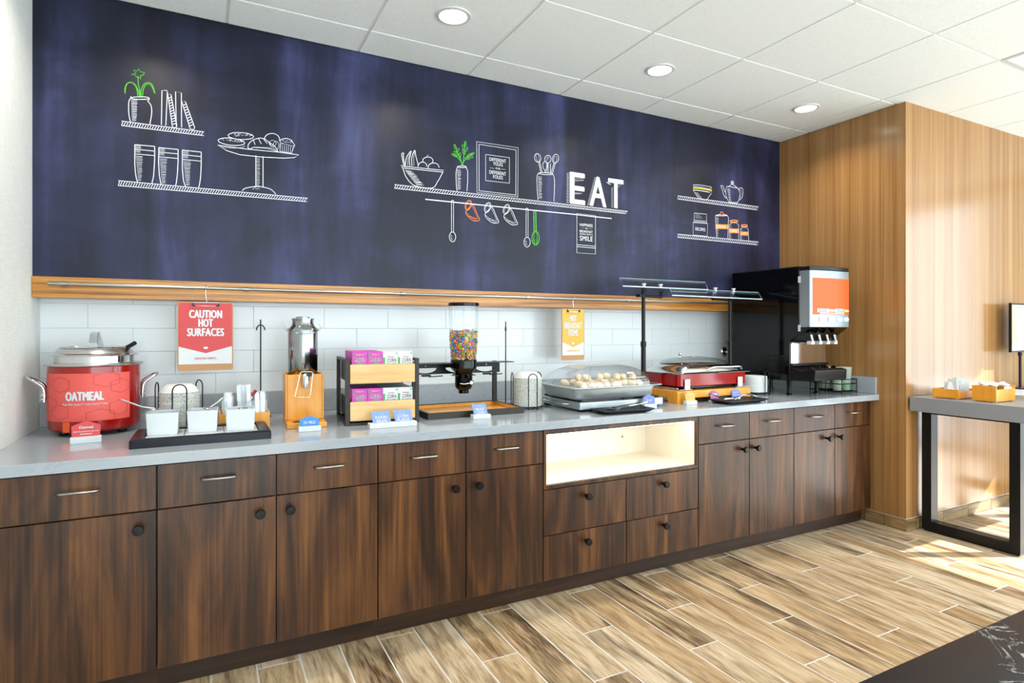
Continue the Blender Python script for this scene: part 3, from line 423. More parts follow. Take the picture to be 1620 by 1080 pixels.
 'chalk_fruit_bowl':[('w',4,[1562,2140,1577,2137,1802,2143,1798,2133,1591,2128,1568,2128,1562,2140]),('w',4,[1571,2125,1575,2115,1580,2100,1586,2086,1593,2076,1600,2067,1608,2058,1617,2051,1626,2044,1642,2039,1671,2036,1706,2035,1735,2038,1751,2048,1760,2063,1767,2077,1775,2089,1781,2100,1786,2110,1791,2119,1795,2128,1798,2133]),('w',2.6,[1582,2118,1619,2116]),('w',2.6,[1585,2114,1619,2111]),('w',2.6,[1588,2111,1631,2110]),('w',2.6,[1591,2107,1633,2104]),('w',2.6,[1594,2104,1631,2101]),('w',2.6,[1597,2101,1639,2101]),('w',2.6,[1600,2097,1634,2096]),('w',2.6,[1603,2094,1646,2097]),('w',2.6,[1606,2090,1646,2087]),('w',2.6,[1609,2087,1649,2092]),('w',2.6,[1613,2083,1653,2087]),('w',2.6,[1616,2080,1659,2079]),('w',2.6,[1619,2076,1656,2073]),('w',2.6,[1622,2073,1663,2075]),('w',2.6,[1625,2069,1668,2067]),('w',2.6,[1628,2066,1672,2063]),('w',2.6,[1631,2062,1673,2061]),('w',2.6,[1634,2059,1676,2060]),('w',2.6,[1638,2055,1683,2059]),('w',2.6,[1641,2052,1676,2050]),('w',2.6,[1644,2048,1684,2049]),('w',2.6,[1647,2045,1689,2049]),('w',4,[1564,2201,1567,2204,1572,2208,1575,2208,1575,2201,1574,2190,1575,2179,1577,2165,1581,2151,1584,2140]),('w',4,[1564,2201,1566,2190,1569,2174,1571,2161,1574,2152,1576,2145,1578,2140]),('w',4,[1584,2140,1585,2152,1587,2169,1591,2185,1597,2198,1604,2209,1610,2218,1614,2222,1617,2224,1617,2220,1614,2210,1610,2194,1607,2179,1607,2165,1609,2151,1610,2142]),('w',3,[1598,2142,1598,2151,1598,2164,1599,2178,1604,2191,1609,2204,1613,2214]),('w',4,[1622,2144,1621,2154,1620,2170,1620,2185,1623,2199,1627,2212,1631,2222,1634,2228,1636,2230,1639,2229,1640,2224,1640,2216,1642,2205,1647,2186,1654,2164,1658,2148]),('w',3,[1633,2147,1632,2157,1631,2172,1631,2186,1632,2199,1634,2212,1635,2221]),('w',4,[1686,2173,1683,2177,1682,2183,1684,2189,1688,2194,1695,2199,1703,2203,1711,2205,1720,2205,1728,2204,1734,2200,1739,2196,1740,2191,1740,2185,1737,2179]),('w',4,[1655,2146,1655,2151,1657,2156,1660,2161,1664,2165,1669,2169,1674,2171,1680,2173,1686,2173,1692,2172,1697,2170,1701,2166,1704,2162,1705,2157,1706,2152]),('w',4,[1713,2144,1713,2150,1714,2156,1718,2162,1722,2167,1728,2171,1735,2175,1743,2176,1750,2177,1758,2176,1764,2174,1770,2170,1773,2165,1775,2160,1776,2154]),('w',3,[1709,2204,1706,2212,1715,2216])],
 'chalk_bottle':[('w',4,[1886,2174,1885,2172,1883,2169,1882,2164,1880,2159,1878,2153,1877,2143,1876,2129,1876,2112,1877,2094,1878,2074,1880,2054,1882,2039]),('w',4,[1937,2180,1938,2178,1938,2176,1940,2171,1942,2167,1945,2162,1947,2152,1947,2135,1947,2113,1946,2093,1944,2074,1943,2056,1942,2043]),('w',4,[1938,2180,1935,2178,1928,2175,1917,2173,1906,2172,1895,2171,1888,2172,1886,2174,1888,2176,1895,2178,1906,2181,1917,2182,1928,2183,1935,2182,1938,2180]),('w',2.6,[1883,2157,1903,2161]),('w',2.6,[1883,2152,1906,2153]),('w',2.6,[1883,2147,1906,2152]),('w',2.6,[1883,2142,1907,2144]),('w',2.6,[1883,2138,1905,2143]),('w',2.6,[1883,2133,1906,2135]),('w',2.6,[1884,2128,1905,2134]),('w',2.6,[1884,2124,1906,2129]),('w',2.6,[1884,2119,1904,2123]),('w',2.6,[1884,2114,1903,2114]),('w',2.6,[1884,2109,1905,2110]),('w',2.6,[1884,2105,1903,2108]),('w',2.6,[1884,2100,1905,2105]),('w',2.6,[1884,2095,1903,2095]),('w',2.6,[1884,2091,1905,2091]),('w',2.6,[1885,2086,1902,2087]),('w',2.6,[1885,2081,1905,2082]),('w',2.6,[1885,2076,1903,2080]),('w',2.6,[1885,2072,1901,2071]),('w',2.6,[1885,2067,1906,2071]),('w',2.6,[1885,2062,1905,2065]),('w',2.6,[1885,2058,1904,2058]),('w',2.6,[1885,2053,1902,2054]),('w',2.6,[1886,2048,1902,2050])],
 'chalk_sprig':[('g',4,[1911,2182,1910,2191,1908,2205,1905,2218,1899,2230,1891,2243,1884,2256,1878,2270,1873,2286,1870,2297]),('g',4,[1917,2183,1918,2196,1920,2215,1922,2234,1924,2250,1925,2265,1926,2279,1928,2294,1930,2307,1931,2316]),('g',4,[1913,2192,1917,2200,1924,2210,1934,2222,1949,2235,1966,2250,1978,2260]),('g',4,[1909,2201,1903,2207,1895,2216,1886,2225,1875,2231,1865,2237,1857,2241]),('g',3.2,[1876,2269,1870,2271,1865,2280,1863,2290,1865,2296,1870,2294,1876,2285,1878,2275,1876,2269]),('g',3.2,[1877,2250,1876,2256,1881,2267,1888,2276,1894,2279,1895,2273,1891,2263,1883,2253,1877,2250]),('g',3.2,[1889,2242,1882,2241,1872,2245,1865,2252,1864,2258,1870,2259,1880,2255,1887,2248,1889,2242]),('g',3.2,[1879,2229,1872,2228,1862,2230,1853,2236,1850,2241,1857,2243,1867,2240,1877,2235,1879,2229]),('g',3.2,[1899,2218,1893,2219,1885,2226,1881,2236,1882,2242,1888,2241,1895,2233,1900,2223,1899,2218]),('g',3.2,[1930,2292,1926,2296,1925,2307,1928,2318,1933,2323,1936,2318,1937,2307,1934,2296,1930,2292]),('g',3.2,[1925,2274,1920,2276,1914,2285,1912,2295,1914,2301,1919,2299,1925,2290,1927,2280,1925,2274]),('g',3.2,[1932,2262,1930,2267,1934,2278,1940,2288,1946,2292,1948,2286,1944,2275,1938,2265,1932,2262]),('g',3.2,[1931,2249,1925,2250,1917,2258,1913,2267,1914,2273,1920,2272,1927,2264,1932,2255,1931,2249]),('g',3.2,[1967,2258,1966,2252,1957,2243,1946,2237,1940,2237,1942,2242,1950,2251,1961,2258,1967,2258]),('g',3.2,[1988,2266,1986,2260,1976,2253,1964,2248,1958,2249,1961,2254,1971,2262,1982,2266,1988,2266]),('g',3.2,[1960,2227,1955,2224,1943,2222,1932,2224,1927,2228,1933,2232,1945,2233,1956,2231,1960,2227]),('g',3.2,[1980,2239,1974,2235,1962,2234,1951,2236,1947,2240,1952,2244,1964,2245,1976,2243,1980,2239]),('g',3.2,[1897,2225,1894,2229,1894,2240,1898,2251,1903,2255,1906,2251,1906,2240,1902,2229,1897,2225])],
 'chalk_picture_frame':[('w',4,[2002,2331,2268,2334,2266,2045,2004,2043,2002,2331]),('w',5,[2016,2318,2254,2319,2253,2055,2017,2054,2016,2318]),('w',4,[2058,2266,2211,2268,2211,2119,2058,2117,2058,2266]),('w',3,[2085,2193,2114,2193]),('w',3,[2155,2195,2183,2196])],
 'chalk_utensil_jar':[('w',4,[2409,2202,2406,2199,2402,2195,2398,2188,2397,2179,2395,2168,2395,2154,2396,2137,2397,2117,2398,2097,2400,2076,2402,2055,2403,2040]),('w',4,[2504,2208,2507,2206,2511,2202,2515,2195,2517,2186,2519,2174,2519,2159,2519,2138,2518,2113,2517,2090,2516,2071,2515,2054,2515,2042]),('w',4,[2507,2208,2502,2205,2487,2202,2467,2200,2445,2198,2425,2198,2411,2199,2406,2202,2411,2204,2425,2207,2446,2210,2468,2211,2488,2211,2502,2210,2507,2208]),('w',2.6,[2403,2181,2428,2184]),('w',2.6,[2403,2176,2430,2175]),('w',2.6,[2403,2171,2429,2170]),('w',2.6,[2404,2165,2428,2164]),('w',2.6,[2404,2160,2429,2164]),('w',2.6,[2404,2155,2429,2154]),('w',2.6,[2404,2150,2432,2149]),('w',2.6,[2404,2145,2431,2149]),('w',2.6,[2405,2139,2430,2141]),('w',2.6,[2405,2134,2434,2138]),('w',2.6,[2405,2129,2429,2129]),('w',2.6,[2405,2124,2428,2123]),('w',2.6,[2406,2119,2429,2120]),('w',2.6,[2406,2113,2431,2113]),('w',2.6,[2406,2108,2427,2108]),('w',2.6,[2406,2103,2428,2103]),('w',2.6,[2406,2098,2426,2098]),('w',2.6,[2407,2093,2427,2096]),('w',2.6,[2407,2087,2426,2090]),('w',2.6,[2407,2082,2428,2081]),('w',2.6,[2407,2077,2430,2080]),('w',2.6,[2407,2072,2432,2076]),('w',2.6,[2408,2067,2427,2066]),('w',2.6,[2408,2061,2432,2063]),('w',2.6,[2408,2056,2432,2061]),('w',2.6,[2408,2051,2431,2052]),('w',4,[2422,2300,2423,2288,2419,2278,2412,2270,2402,2267,2392,2269,2384,2276,2379,2286,2379,2297,2382,2307,2390,2315,2399,2318,2409,2316,2417,2309,2422,2300]),('w',3,[2410,2296,2412,2285,2412,2275,2409,2269,2405,2268,2399,2272,2395,2279,2391,2290,2389,2300,2390,2310,2392,2316,2397,2317,2402,2314,2407,2306,2410,2296]),('w',4,[2407,2269,2423,2207]),('w',4,[2416,2270,2432,2208]),('w',4,[2494,2294,2490,2284,2482,2276,2472,2271,2462,2272,2455,2276,2450,2285,2450,2295,2454,2305,2462,2313,2472,2317,2481,2317,2489,2313,2494,2304,2494,2294]),('w',3,[2458,2282,2484,2308]),('w',3,[2462,2297,2474,2310]),('w',4,[2465,2270,2462,2210]),('w',3.5,[2470,2255,2468,2243,2463,2234,2457,2228,2449,2227,2442,2231,2438,2240,2436,2250,2438,2261,2442,2271,2449,2276,2457,2277,2463,2273,2468,2265,2470,2255]),('w',4,[2451,2228,2452,2207]),('w',4,[2473,2271,2474,2210]),('w',4,[2490,2270,2490,2212]),('w',4,[2548,2303,2542,2290,2534,2281,2524,2276,2515,2276,2508,2282,2504,2292,2505,2305,2510,2317,2518,2327,2528,2332,2538,2331,2545,2325,2548,2315,2548,2303]),('w',3,[2535,2300,2532,2291,2527,2285,2522,2281,2517,2281,2513,2285,2512,2292,2513,2301,2516,2309,2521,2316,2526,2320,2531,2319,2535,2315,2536,2308,2535,2300]),('w',4,[2515,2275,2494,2211]),('w',4,[2524,2274,2504,2210])],
 'chalk_rod':[('w',7,[1697,1973,1993,1974,2681,1978,2807,1977,2947,1977])],
 'chalk_spoon.418':[('w',3.5,[1849,1982,1849,1804]),('w',3.5,[1861,1983,1861,1805]),('w',3.5,[1849,1982,1861,1983]),('w',4,[1874,1781,1872,1769,1867,1759,1859,1753,1851,1753,1843,1758,1838,1767,1836,1779,1838,1791,1843,1801,1851,1807,1859,1807,1867,1802,1872,1793,1874,1781]),('w',2.6,[1842,1790,1852,1786]),('w',2.6,[1843,1785,1850,1784]),('w',2.6,[1843,1779,1851,1778]),('w',2.6,[1844,1774,1854,1773]),('w',2.6,[1845,1769,1853,1767]),('w',2.6,[1845,1764,1857,1762])],
 'chalk_spoon.884':[('w',3.5,[2322,1983,2322,1812]),('w',3.5,[2335,1984,2335,1813]),('w',3.5,[2322,1983,2335,1984]),('w',4,[2350,1784,2348,1772,2342,1761,2333,1755,2324,1754,2315,1759,2309,1769,2307,1782,2309,1794,2315,1805,2324,1811,2333,1812,2342,1807,2348,1797,2350,1784]),('w',2.6,[2314,1793,2322,1793]),('w',2.6,[2314,1788,2323,1787]),('w',2.6,[2315,1782,2326,1783]),('w',2.6,[2316,1777,2327,1776]),('w',2.6,[2317,1772,2327,1769]),('w',2.6,[2317,1766,2331,1767])],
 'chalk_whisk':[('g',7,[2374,1980,2376,1851]),('g',7,[2387,1980,2390,1852]),('g',5,[2412,1813,2409,1795,2402,1780,2392,1771,2381,1770,2371,1778,2364,1791,2361,1809,2364,1827,2371,1842,2381,1850,2392,1851,2402,1844,2409,1830,2412,1813]),('g',3.5,[2398,1812,2397,1794,2394,1779,2389,1771,2384,1771,2379,1778,2375,1792,2374,1810,2375,1828,2379,1842,2384,1851,2389,1851,2394,1844,2397,1829,2398,1812]),('g',3,[2365,1798,2407,1801]),('g',3,[2363,1783,2408,1787])],
 'chalk_hanging_cup.0':[('o',4,[1936,1930,1936,1927,1935,1922,1937,1916,1941,1910,1947,1904,1954,1897,1962,1891,1972,1885,1981,1881,1989,1880,1996,1880,2003,1881,2010,1883,2016,1885,2020,1889,2019,1895,2014,1903,2008,1914,1999,1933,1988,1956,1978,1970,1971,1969,1965,1959,1958,1950,1950,1942,1942,1935,1936,1930]),('o',3,[1971,1967,1991,1930,2011,1891]),('o',3,[1939,1921,1963,1903,2008,1893]),('o',4,[1967,1961,1961,1950,1953,1941,1944,1937,1937,1939,1932,1946,1931,1957,1934,1969,1940,1981,1949,1990,1957,1994,1965,1992,1969,1985,1970,1974,1967,1961]),('o',3,[1961,1963,1956,1954,1950,1947,1945,1943,1940,1945,1938,1950,1938,1958,1941,1968,1945,1977,1951,1984,1957,1987,1961,1986,1963,1981,1963,1973,1961,1963]),('o',2.6,[1952,1904,1965,1901]),('o',2.6,[1958,1901,1971,1904]),('o',2.6,[1964,1898,1976,1897]),('o',2.6,[1971,1895,1985,1894]),('o',2.6,[1977,1892,1990,1896]),('o',2.6,[1983,1889,1995,1890]),('o',2.6,[1990,1886,2001,1890])],
 'chalk_hanging_cup.120':[('w',4,[2055,1928,2055,1925,2054,1920,2056,1914,2060,1908,2066,1901,2073,1895,2082,1889,2092,1883,2101,1879,2110,1877,2117,1878,2124,1879,2131,1880,2138,1883,2141,1887,2140,1893,2136,1900,2129,1912,2120,1931,2109,1954,2098,1969,2091,1968,2085,1958,2078,1948,2070,1941,2061,1933,2055,1928]),('w',3,[2091,1966,2112,1929,2132,1889]),('w',3,[2058,1919,2083,1901,2129,1890]),('w',4,[2087,1960,2081,1948,2072,1939,2063,1935,2055,1937,2051,1944,2050,1955,2053,1968,2059,1980,2068,1989,2077,1993,2085,1991,2089,1984,2090,1973,2087,1960]),('w',3,[2080,1962,2076,1952,2070,1945,2064,1942,2059,1943,2057,1948,2057,1957,2060,1967,2064,1976,2070,1983,2076,1987,2081,1985,2083,1980,2083,1972,2080,1962]),('w',2.6,[2071,1902,2085,1902]),('w',2.6,[2078,1899,2091,1899]),('w',2.6,[2084,1896,2096,1899]),('w',2.6,[2091,1893,2106,1893]),('w',2.6,[2097,1890,2110,1893]),('w',2.6,[2104,1886,2116,1888]),('w',2.6,[2110,1883,2125,1886])],
 'chalk_hanging_cup.238':[('w',4,[2176,1929,2175,1925,2175,1920,2177,1915,2181,1909,2187,1902,2194,1895,2204,1889,2214,1883,2224,1879,2232,1877,2240,1878,2247,1879,2255,1880,2262,1883,2265,1887,2264,1893,2259,1901,2252,1912,2243,1932,2231,1955,2221,1970,2213,1969,2206,1959,2200,1950,2191,1942,2182,1934,2176,1929]),('w',3,[2213,1968,2234,1929,2256,1889]),('w',3,[2179,1920,2205,1901,2252,1890]),('w',4,[2209,1961,2202,1949,2193,1940,2184,1936,2176,1938,2171,1945,2170,1957,2174,1970,2180,1982,2189,1991,2198,1995,2206,1993,2211,1986,2212,1974,2209,1961]),('w',3,[2202,1963,2197,1953,2191,1946,2185,1943,2180,1944,2178,1949,2178,1958,2180,1968,2185,1978,2192,1985,2198,1988,2202,1987,2205,1982,2205,1973,2202,1963]),('w',2.6,[2193,1902,2211,1902]),('w',2.6,[2199,1899,2212,1899]),('w',2.6,[2206,1896,2221,1896]),('w',2.6,[2213,1893,2228,1897]),('w',2.6,[2219,1890,2233,1890]),('w',2.6,[2226,1886,2237,1891]),('w',2.6,[2233,1883,2244,1887])],
 'chalk_letter.e':[('w',3,[2607,2224,2623,2230]),('w',3,[2607,2217,2624,2223]),('w',3,[2607,2210,2623,2215]),('w',3,[2607,2203,2623,2207]),('w',3,[2606,2196,2624,2201]),('w',3,[2606,2189,2623,2193]),('w',3,[2606,2182,2623,2186]),('w',3,[2606,2175,2624,2179]),('w',3,[2606,2168,2623,2172]),('w',3,[2606,2161,2624,2164]),('w',3,[2606,2154,2624,2157]),('w',3,[2606,2147,2624,2149]),('w',3,[2606,2140,2622,2141]),('w',3,[2606,2133,2624,2135]),('w',3,[2606,2126,2624,2127]),('w',3,[2606,2119,2623,2120]),('w',3,[2605,2112,2623,2113]),('w',3,[2605,2105,2623,2104]),('w',3,[2605,2098,2623,2098]),('w',3,[2605,2090,2623,2090]),('w',3,[2605,2083,2624,2082]),('w',3,[2605,2076,2623,2076]),('w',3,[2605,2069,2622,2068]),('w',3,[2605,2062,2624,2060]),('w',3,[2605,2055,2622,2054]),('w',3,[2605,2048,2622,2046]),('w',2.5,[2661,2199,2733,2209]),('w',2.5,[2661,2191,2732,2198]),('w',2.5,[2661,2183,2732,2196]),('w',2.5,[2665,2112,2721,2115]),('w',2.5,[2665,2108,2721,2116]),('w',2.5,[2665,2104,2714,2109])],
 'chalk_letter.a':[('w',3,[2812,2224,2828,2223]),('w',3,[2810,2216,2825,2215]),('w',3,[2807,2208,2824,2207]),('w',3,[2805,2201,2821,2200]),('w',3,[2803,2193,2819,2193]),('w',3,[2800,2185,2816,2185]),('w',3,[2798,2177,2813,2176]),('w',3,[2795,2169,2811,2169]),('w',3,[2793,2162,2809,2161]),('w',3,[2791,2154,2806,2153]),('w',3,[2788,2146,2804,2145]),('w',3,[2786,2138,2802,2138]),('w',3,[2784,2131,2800,2131]),('w',3,[2781,2123,2797,2123]),('w',3,[2779,2115,2796,2116]),('w',3,[2776,2107,2793,2109]),('w',3,[2774,2100,2791,2101]),('w',3,[2772,2092,2788,2092]),('w',3,[2769,2084,2786,2085]),('w',3,[2767,2076,2784,2078]),('w',3,[2765,2069,2782,2070]),('w',3,[2762,2061,2780,2061]),('w',3,[2760,2053,2777,2055]),('w',3,[2757,2046,2774,2047])],
 'chalk_letter.t':[('w',3,[2903,2206,2923,2204]),('w',3,[2908,2203,2928,2201]),('w',3,[2913,2200,2933,2199]),('w',3,[2918,2197,2939,2197]),('w',3,[2923,2195,2945,2193]),('w',3,[2944,2168,2956,2178]),('w',3,[2944,2160,2956,2171]),('w',3,[2944,2152,2958,2163]),('w',3,[2944,2145,2956,2152]),('w',3,[2944,2137,2956,2144]),('w',3,[2944,2129,2958,2136]),('w',3,[2944,2122,2957,2126]),('w',3,[2944,2114,2958,2119]),('w',3,[2944,2106,2958,2109]),('w',3,[2944,2099,2958,2102]),('w',3,[2944,2091,2959,2093]),('w',3,[2944,2083,2957,2085]),('w',3,[2944,2076,2960,2075]),('w',3,[2944,2068,2960,2067]),('w',3,[2944,2060,2960,2058]),('w',3,[2944,2052,2959,2049]),('w',2.5,[2997,2207,3025,2209]),('w',2.5,[2996,2198,3023,2197]),('w',2.5,[2995,2189,3012,2184])],
 'chalk_towel':[('w',4,[2681,1986,2821,1984,2821,1742,2681,1741,2681,1986]),('w',4,[2681,1792,2821,1791]),('w',4,[2681,1780,2821,1779]),('w',2,[2708,1899,2741,1899]),('w',2,[2764,1898,2798,1899])],
 'chalk_hexagon':[('d',4,[3155,1852,3208,1881,3272,1873,3278,1835,3218,1806,3160,1819,3155,1852])],
 'chalk_bowl_stack':[('w',4,[3647,2272,3694,2277,3756,2278,3822,2275,3819,2266,3803,2259,3733,2263,3647,2262,3647,2272]),('y',9,[3647,2251,3710,2254,3823,2252]),('y',5,[3823,2252,3815,2243]),('w',6,[3645,2237,3717,2239,3803,2237]),('w',4,[3650,2233,3657,2225,3668,2213,3679,2202,3686,2194,3694,2186,3706,2181,3726,2179,3751,2179,3772,2182,3784,2189,3792,2199,3799,2209,3808,2218,3815,2227,3821,2233]),('w',2.6,[3669,2221,3689,2219]),('w',2.6,[3674,2216,3694,2217]),('w',2.6,[3678,2212,3699,2212]),('w',2.6,[3682,2207,3702,2208]),('w',2.6,[3686,2203,3708,2203]),('w',2.6,[3691,2199,3716,2198]),('w',2.6,[3695,2194,3722,2196]),('w',2.6,[3699,2190,3726,2190]),('w',2.6,[3704,2185,3730,2185])],
 'chalk_teapot':[('w',4,[3971,2298,3958,2267,3964,2226,3993,2185,4076,2186,4095,2213,4105,2253,4101,2282,4084,2297,3971,2298]),('w',4,[3989,2299,4009,2309,4023,2322,4047,2312,4078,2297]),('w',4,[4041,2332,4039,2327,4035,2322,4030,2320,4024,2319,4018,2320,4014,2324,4013,2329,4014,2334,4018,2338,4024,2341,4030,2342,4035,2340,4039,2337,4041,2332]),('w',4,[4033,2331,4033,2329,4031,2327,4028,2326,4025,2325,4023,2326,4021,2327,4020,2329,4021,2332,4023,2333,4025,2335,4028,2335,4031,2334,4033,2333,4033,2331]),('w',4,[3968,2210,3962,2214,3952,2219,3944,2227,3937,2241,3931,2258,3925,2272,3919,2281,3914,2287,3911,2291,3912,2295,3915,2297,3919,2298,3924,2297,3930,2295,3936,2291,3939,2283,3943,2274,3946,2266,3950,2260,3955,2255,3958,2252]),('w',4,[4084,2285,4090,2290,4097,2295,4105,2300,4114,2302,4122,2303,4129,2301,4134,2294,4137,2285,4137,2274,4136,2261,4132,2247,4126,2234,4117,2224,4105,2217,4097,2211]),('w',3,[4090,2275,4095,2279,4103,2285,4109,2288,4114,2287,4118,2284,4120,2279,4121,2270,4120,2258,4118,2248,4113,2240,4106,2233,4101,2229]),('w',2.6,[3973,2284,3998,2283]),('w',2.6,[3974,2278,4005,2278]),('w',2.6,[3976,2273,4006,2274]),('w',2.6,[3977,2267,4003,2268]),('w',2.6,[3978,2262,4008,2264]),('w',2.6,[3980,2257,4006,2256]),('w',2.6,[3981,2251,4004,2254]),('w',2.6,[3983,2246,4003,2245]),('w',2.6,[3984,2241,4009,2242]),('w',2.6,[3985,2235,4006,2239]),('w',2.6,[3987,2230,4009,2229]),('w',2.6,[3988,2224,4009,2227]),('w',2.6,[3989,2219,4010,2219]),('w',2.6,[3991,2214,4008,2213]),('w',2.6,[3992,2208,4008,2209]),('w',2.6,[3994,2203,4015,2205]),('w',2.6,[3995,2198,4016,2201]),('w',2.6,[3996,2192,4012,2194]),('w',3,[3989,2189,4034,2188,4084,2195])],
 'chalk_shelf.c':[('w',4.4,[3505,2181,4299,2182,4286,2157,3505,2159,3505,2181]),('w',4.4,[3515,2181,3505,2159]),('w',4.4,[3534,2181,3521,2159]),('w',4.4,[3552,2181,3539,2159]),('w',4.4,[3570,2181,3557,2159]),('w',4.4,[3589,2181,3575,2159]),('w',4.4,[3608,2181,3593,2159]),('w',4.4,[3626,2181,3611,2159]),('w',4.4,[3645,2181,3630,2159]),('w',4.4,[3664,2181,3648,2159]),('w',4.4,[3683,2181,3667,2159]),('w',4.4,[3702,2181,3686,2158]),('w',4.4,[3721,2181,3704,2158]),('w',4.4,[3740,2181,3723,2158]),('w',4.4,[3759,2181,3742,2158]),('w',4.4,[3778,2181,3761,2158]),('w',4.4,[3798,2181,3780,2158]),('w',4.4,[3817,2181,3799,2158]),('w',4.4,[3837,2181,3818,2158]),('w',4.4,[3856,2181,3837,2158]),('w',4.4,[3876,2181,3857,2158]),('w',4.4,[3896,2181,3876,2158]),('w',4.4,[3916,2181,3896,2158]),('w',4.4,[3936,2182,3915,2158]),('w',4.4,[3956,2182,3935,2158]),('w',4.4,[3976,2182,3955,2158]),('w',4.4,[3996,2182,3974,2158]),('w',4.4,[4017,2182,3994,2158]),('w',4.4,[4037,2182,4014,2158]),('w',4.4,[4057,2182,4034,2158]),('w',4.4,[4078,2182,4055,2158]),('w',4.4,[4099,2182,4075,2158]),('w',4.4,[4120,2182,4095,2158]),('w',4.4,[4140,2182,4116,2158]),('w',4.4,[4161,2182,4136,2158]),('w',4.4,[4182,2182,4157,2157]),('w',4.4,[4204,2182,4178,2157]),('w',4.4,[4225,2182,4198,2157]),('w',4.4,[4246,2182,4219,2157]),('w',4.4,[4268,2182,4240,2157]),('w',4.4,[4289,2182,4261,2157])],
 'chalk_shelf.d':[('w',4.4,[3505,1919,4299,1920,4286,1897,3505,1897,3505,1919]),('w',4.4,[3515,1919,3505,1897]),('w',4.4,[3534,1919,3521,1897]),('w',4.4,[3552,1919,3539,1897]),('w',4.4,[3570,1919,3557,1897]),('w',4.4,[3589,1919,3575,1897]),('w',4.4,[3608,1919,3593,1897]),('w',4.4,[3626,1919,3611,1897]),('w',4.4,[3645,1919,3630,1897]),('w',4.4,[3664,1919,3648,1897]),('w',4.4,[3683,1920,3667,1897]),('w',4.4,[3702,1920,3686,1897]),('w',4.4,[3721,1920,3704,1897]),('w',4.4,[3740,1920,3723,1897]),('w',4.4,[3759,1920,3742,1897]),('w',4.4,[3778,1920,3761,1897]),('w',4.4,[3798,1920,3780,1897]),('w',4.4,[3817,1920,3799,1897]),('w',4.4,[3837,1920,3818,1897]),('w',4.4,[3856,1920,3837,1897]),('w',4.4,[3876,1920,3857,1897]),('w',4.4,[3896,1920,3876,1897]),('w',4.4,[3916,1920,3896,1897]),('w',4.4,[3936,1920,3915,1897]),('w',4.4,[3956,1920,3935,1897]),('w',4.4,[3976,1920,3955,1897]),('w',4.4,[3996,1920,3974,1897]),('w',4.4,[4017,1920,3994,1897]),('w',4.4,[4037,1920,4014,1897]),('w',4.4,[4057,1920,4034,1897]),('w',4.4,[4078,1920,4055,1897]),('w',4.4,[4099,1920,4075,1897]),('w',4.4,[4120,1920,4095,1897]),('w',4.4,[4140,1920,4116,1897]),('w',4.4,[4161,1920,4136,1897]),('w',4.4,[4182,1920,4157,1897]),('w',4.4,[4204,1920,4178,1897]),('w',4.4,[4225,1920,4198,1897]),('w',4.4,[4246,1920,4219,1897]),('w',4.4,[4268,1920,4240,1897]),('w',4.4,[4289,1920,4261,1897])],
 'chalk_recipe_box':[('w',5,[3647,2011,3784,2014,3780,1924,3646,1922,3647,2011]),('w',4,[3656,2012,3656,2077,3773,2079,3773,2016]),('w',2,[3667,2069,3710,2069]),('w',2,[3667,2061,3717,2062]),('w',2,[3667,2053,3725,2055]),('w',2,[3667,2045,3733,2047]),('w',2.6,[3662,2029,3768,2031]),('w',2.6,[3662,2025,3768,2027]),('w',2.6,[3662,2021,3768,2023]),('w',2.6,[3662,2017,3768,2019])],
 'chalk_jar':[('w',4,[3861,2078,3859,2064,3871,1922]),('w',4,[3974,2088,3989,2072,3980,1924]),('w',4,[3976,2089,3971,2087,3954,2084,3931,2081,3905,2079,3882,2077,3865,2077,3860,2078,3865,2080,3882,2083,3905,2086,3931,2088,3954,2089,3971,2090,3976,2089]),('o',6,[3875,2083,3907,2091,3909,2103,3919,2111,3933,2105,3936,2095,3972,2090]),('w',2.6,[3866,2064,3888,2065]),('w',2.6,[3866,2058,3889,2060]),('w',2.6,[3866,2053,3891,2054]),('w',2.6,[3867,2047,3890,2047]),('w',2.6,[3867,2041,3891,2042]),('w',2.6,[3867,2035,3888,2037]),('w',2.6,[3868,2029,3889,2030]),('w',2.6,[3868,2024,3890,2025]),('w',2.6,[3868,2018,3889,2020]),('w',2.6,[3869,2012,3888,2015]),('w',2.6,[3869,2006,3888,2009]),('w',2.6,[3869,2000,3885,2000]),('w',2.6,[3870,1994,3889,1997]),('w',2.6,[3870,1989,3885,1989]),('w',2.6,[3870,1983,3888,1985]),('w',2.6,[3871,1977,3888,1977]),('w',2.6,[3871,1971,3887,1973]),('w',2.6,[3871,1965,3884,1968]),('w',2.6,[3872,1960,3885,1960]),('w',2.6,[3872,1954,3886,1956]),('w',2.6,[3872,1948,3887,1951]),('w',2.6,[3873,1942,3886,1944]),('w',2.6,[3873,1936,3883,1938]),('w',2.6,[3873,1931,3886,1932])],
 'chalk_jar.b':[('w',4,[3997,1922,3995,2019,4013,2036,4034,2042,4067,2043,4090,2031,4093,1923]),('o',8,[4084,2056,4080,2053,4068,2050,4052,2047,4033,2045,4017,2045,4005,2047,4001,2049,4005,2053,4017,2056,4033,2059,4052,2061,4068,2061,4080,2059,4084,2056]),('w',3,[4002,2023,4018,2023]),('w',3,[4002,2012,4018,2012]),('w',3,[4002,2002,4018,2002]),('w',3,[4002,1991,4018,1991]),('w',3,[4002,1980,4018,1980]),('w',3,[4002,1970,4018,1970]),('w',3,[4002,1959,4018,1959]),('w',3,[4002,1948,4018,1948]),('w',3,[4002,1938,4018,1938]),('w',3,[4002,1927,4018,1927])],
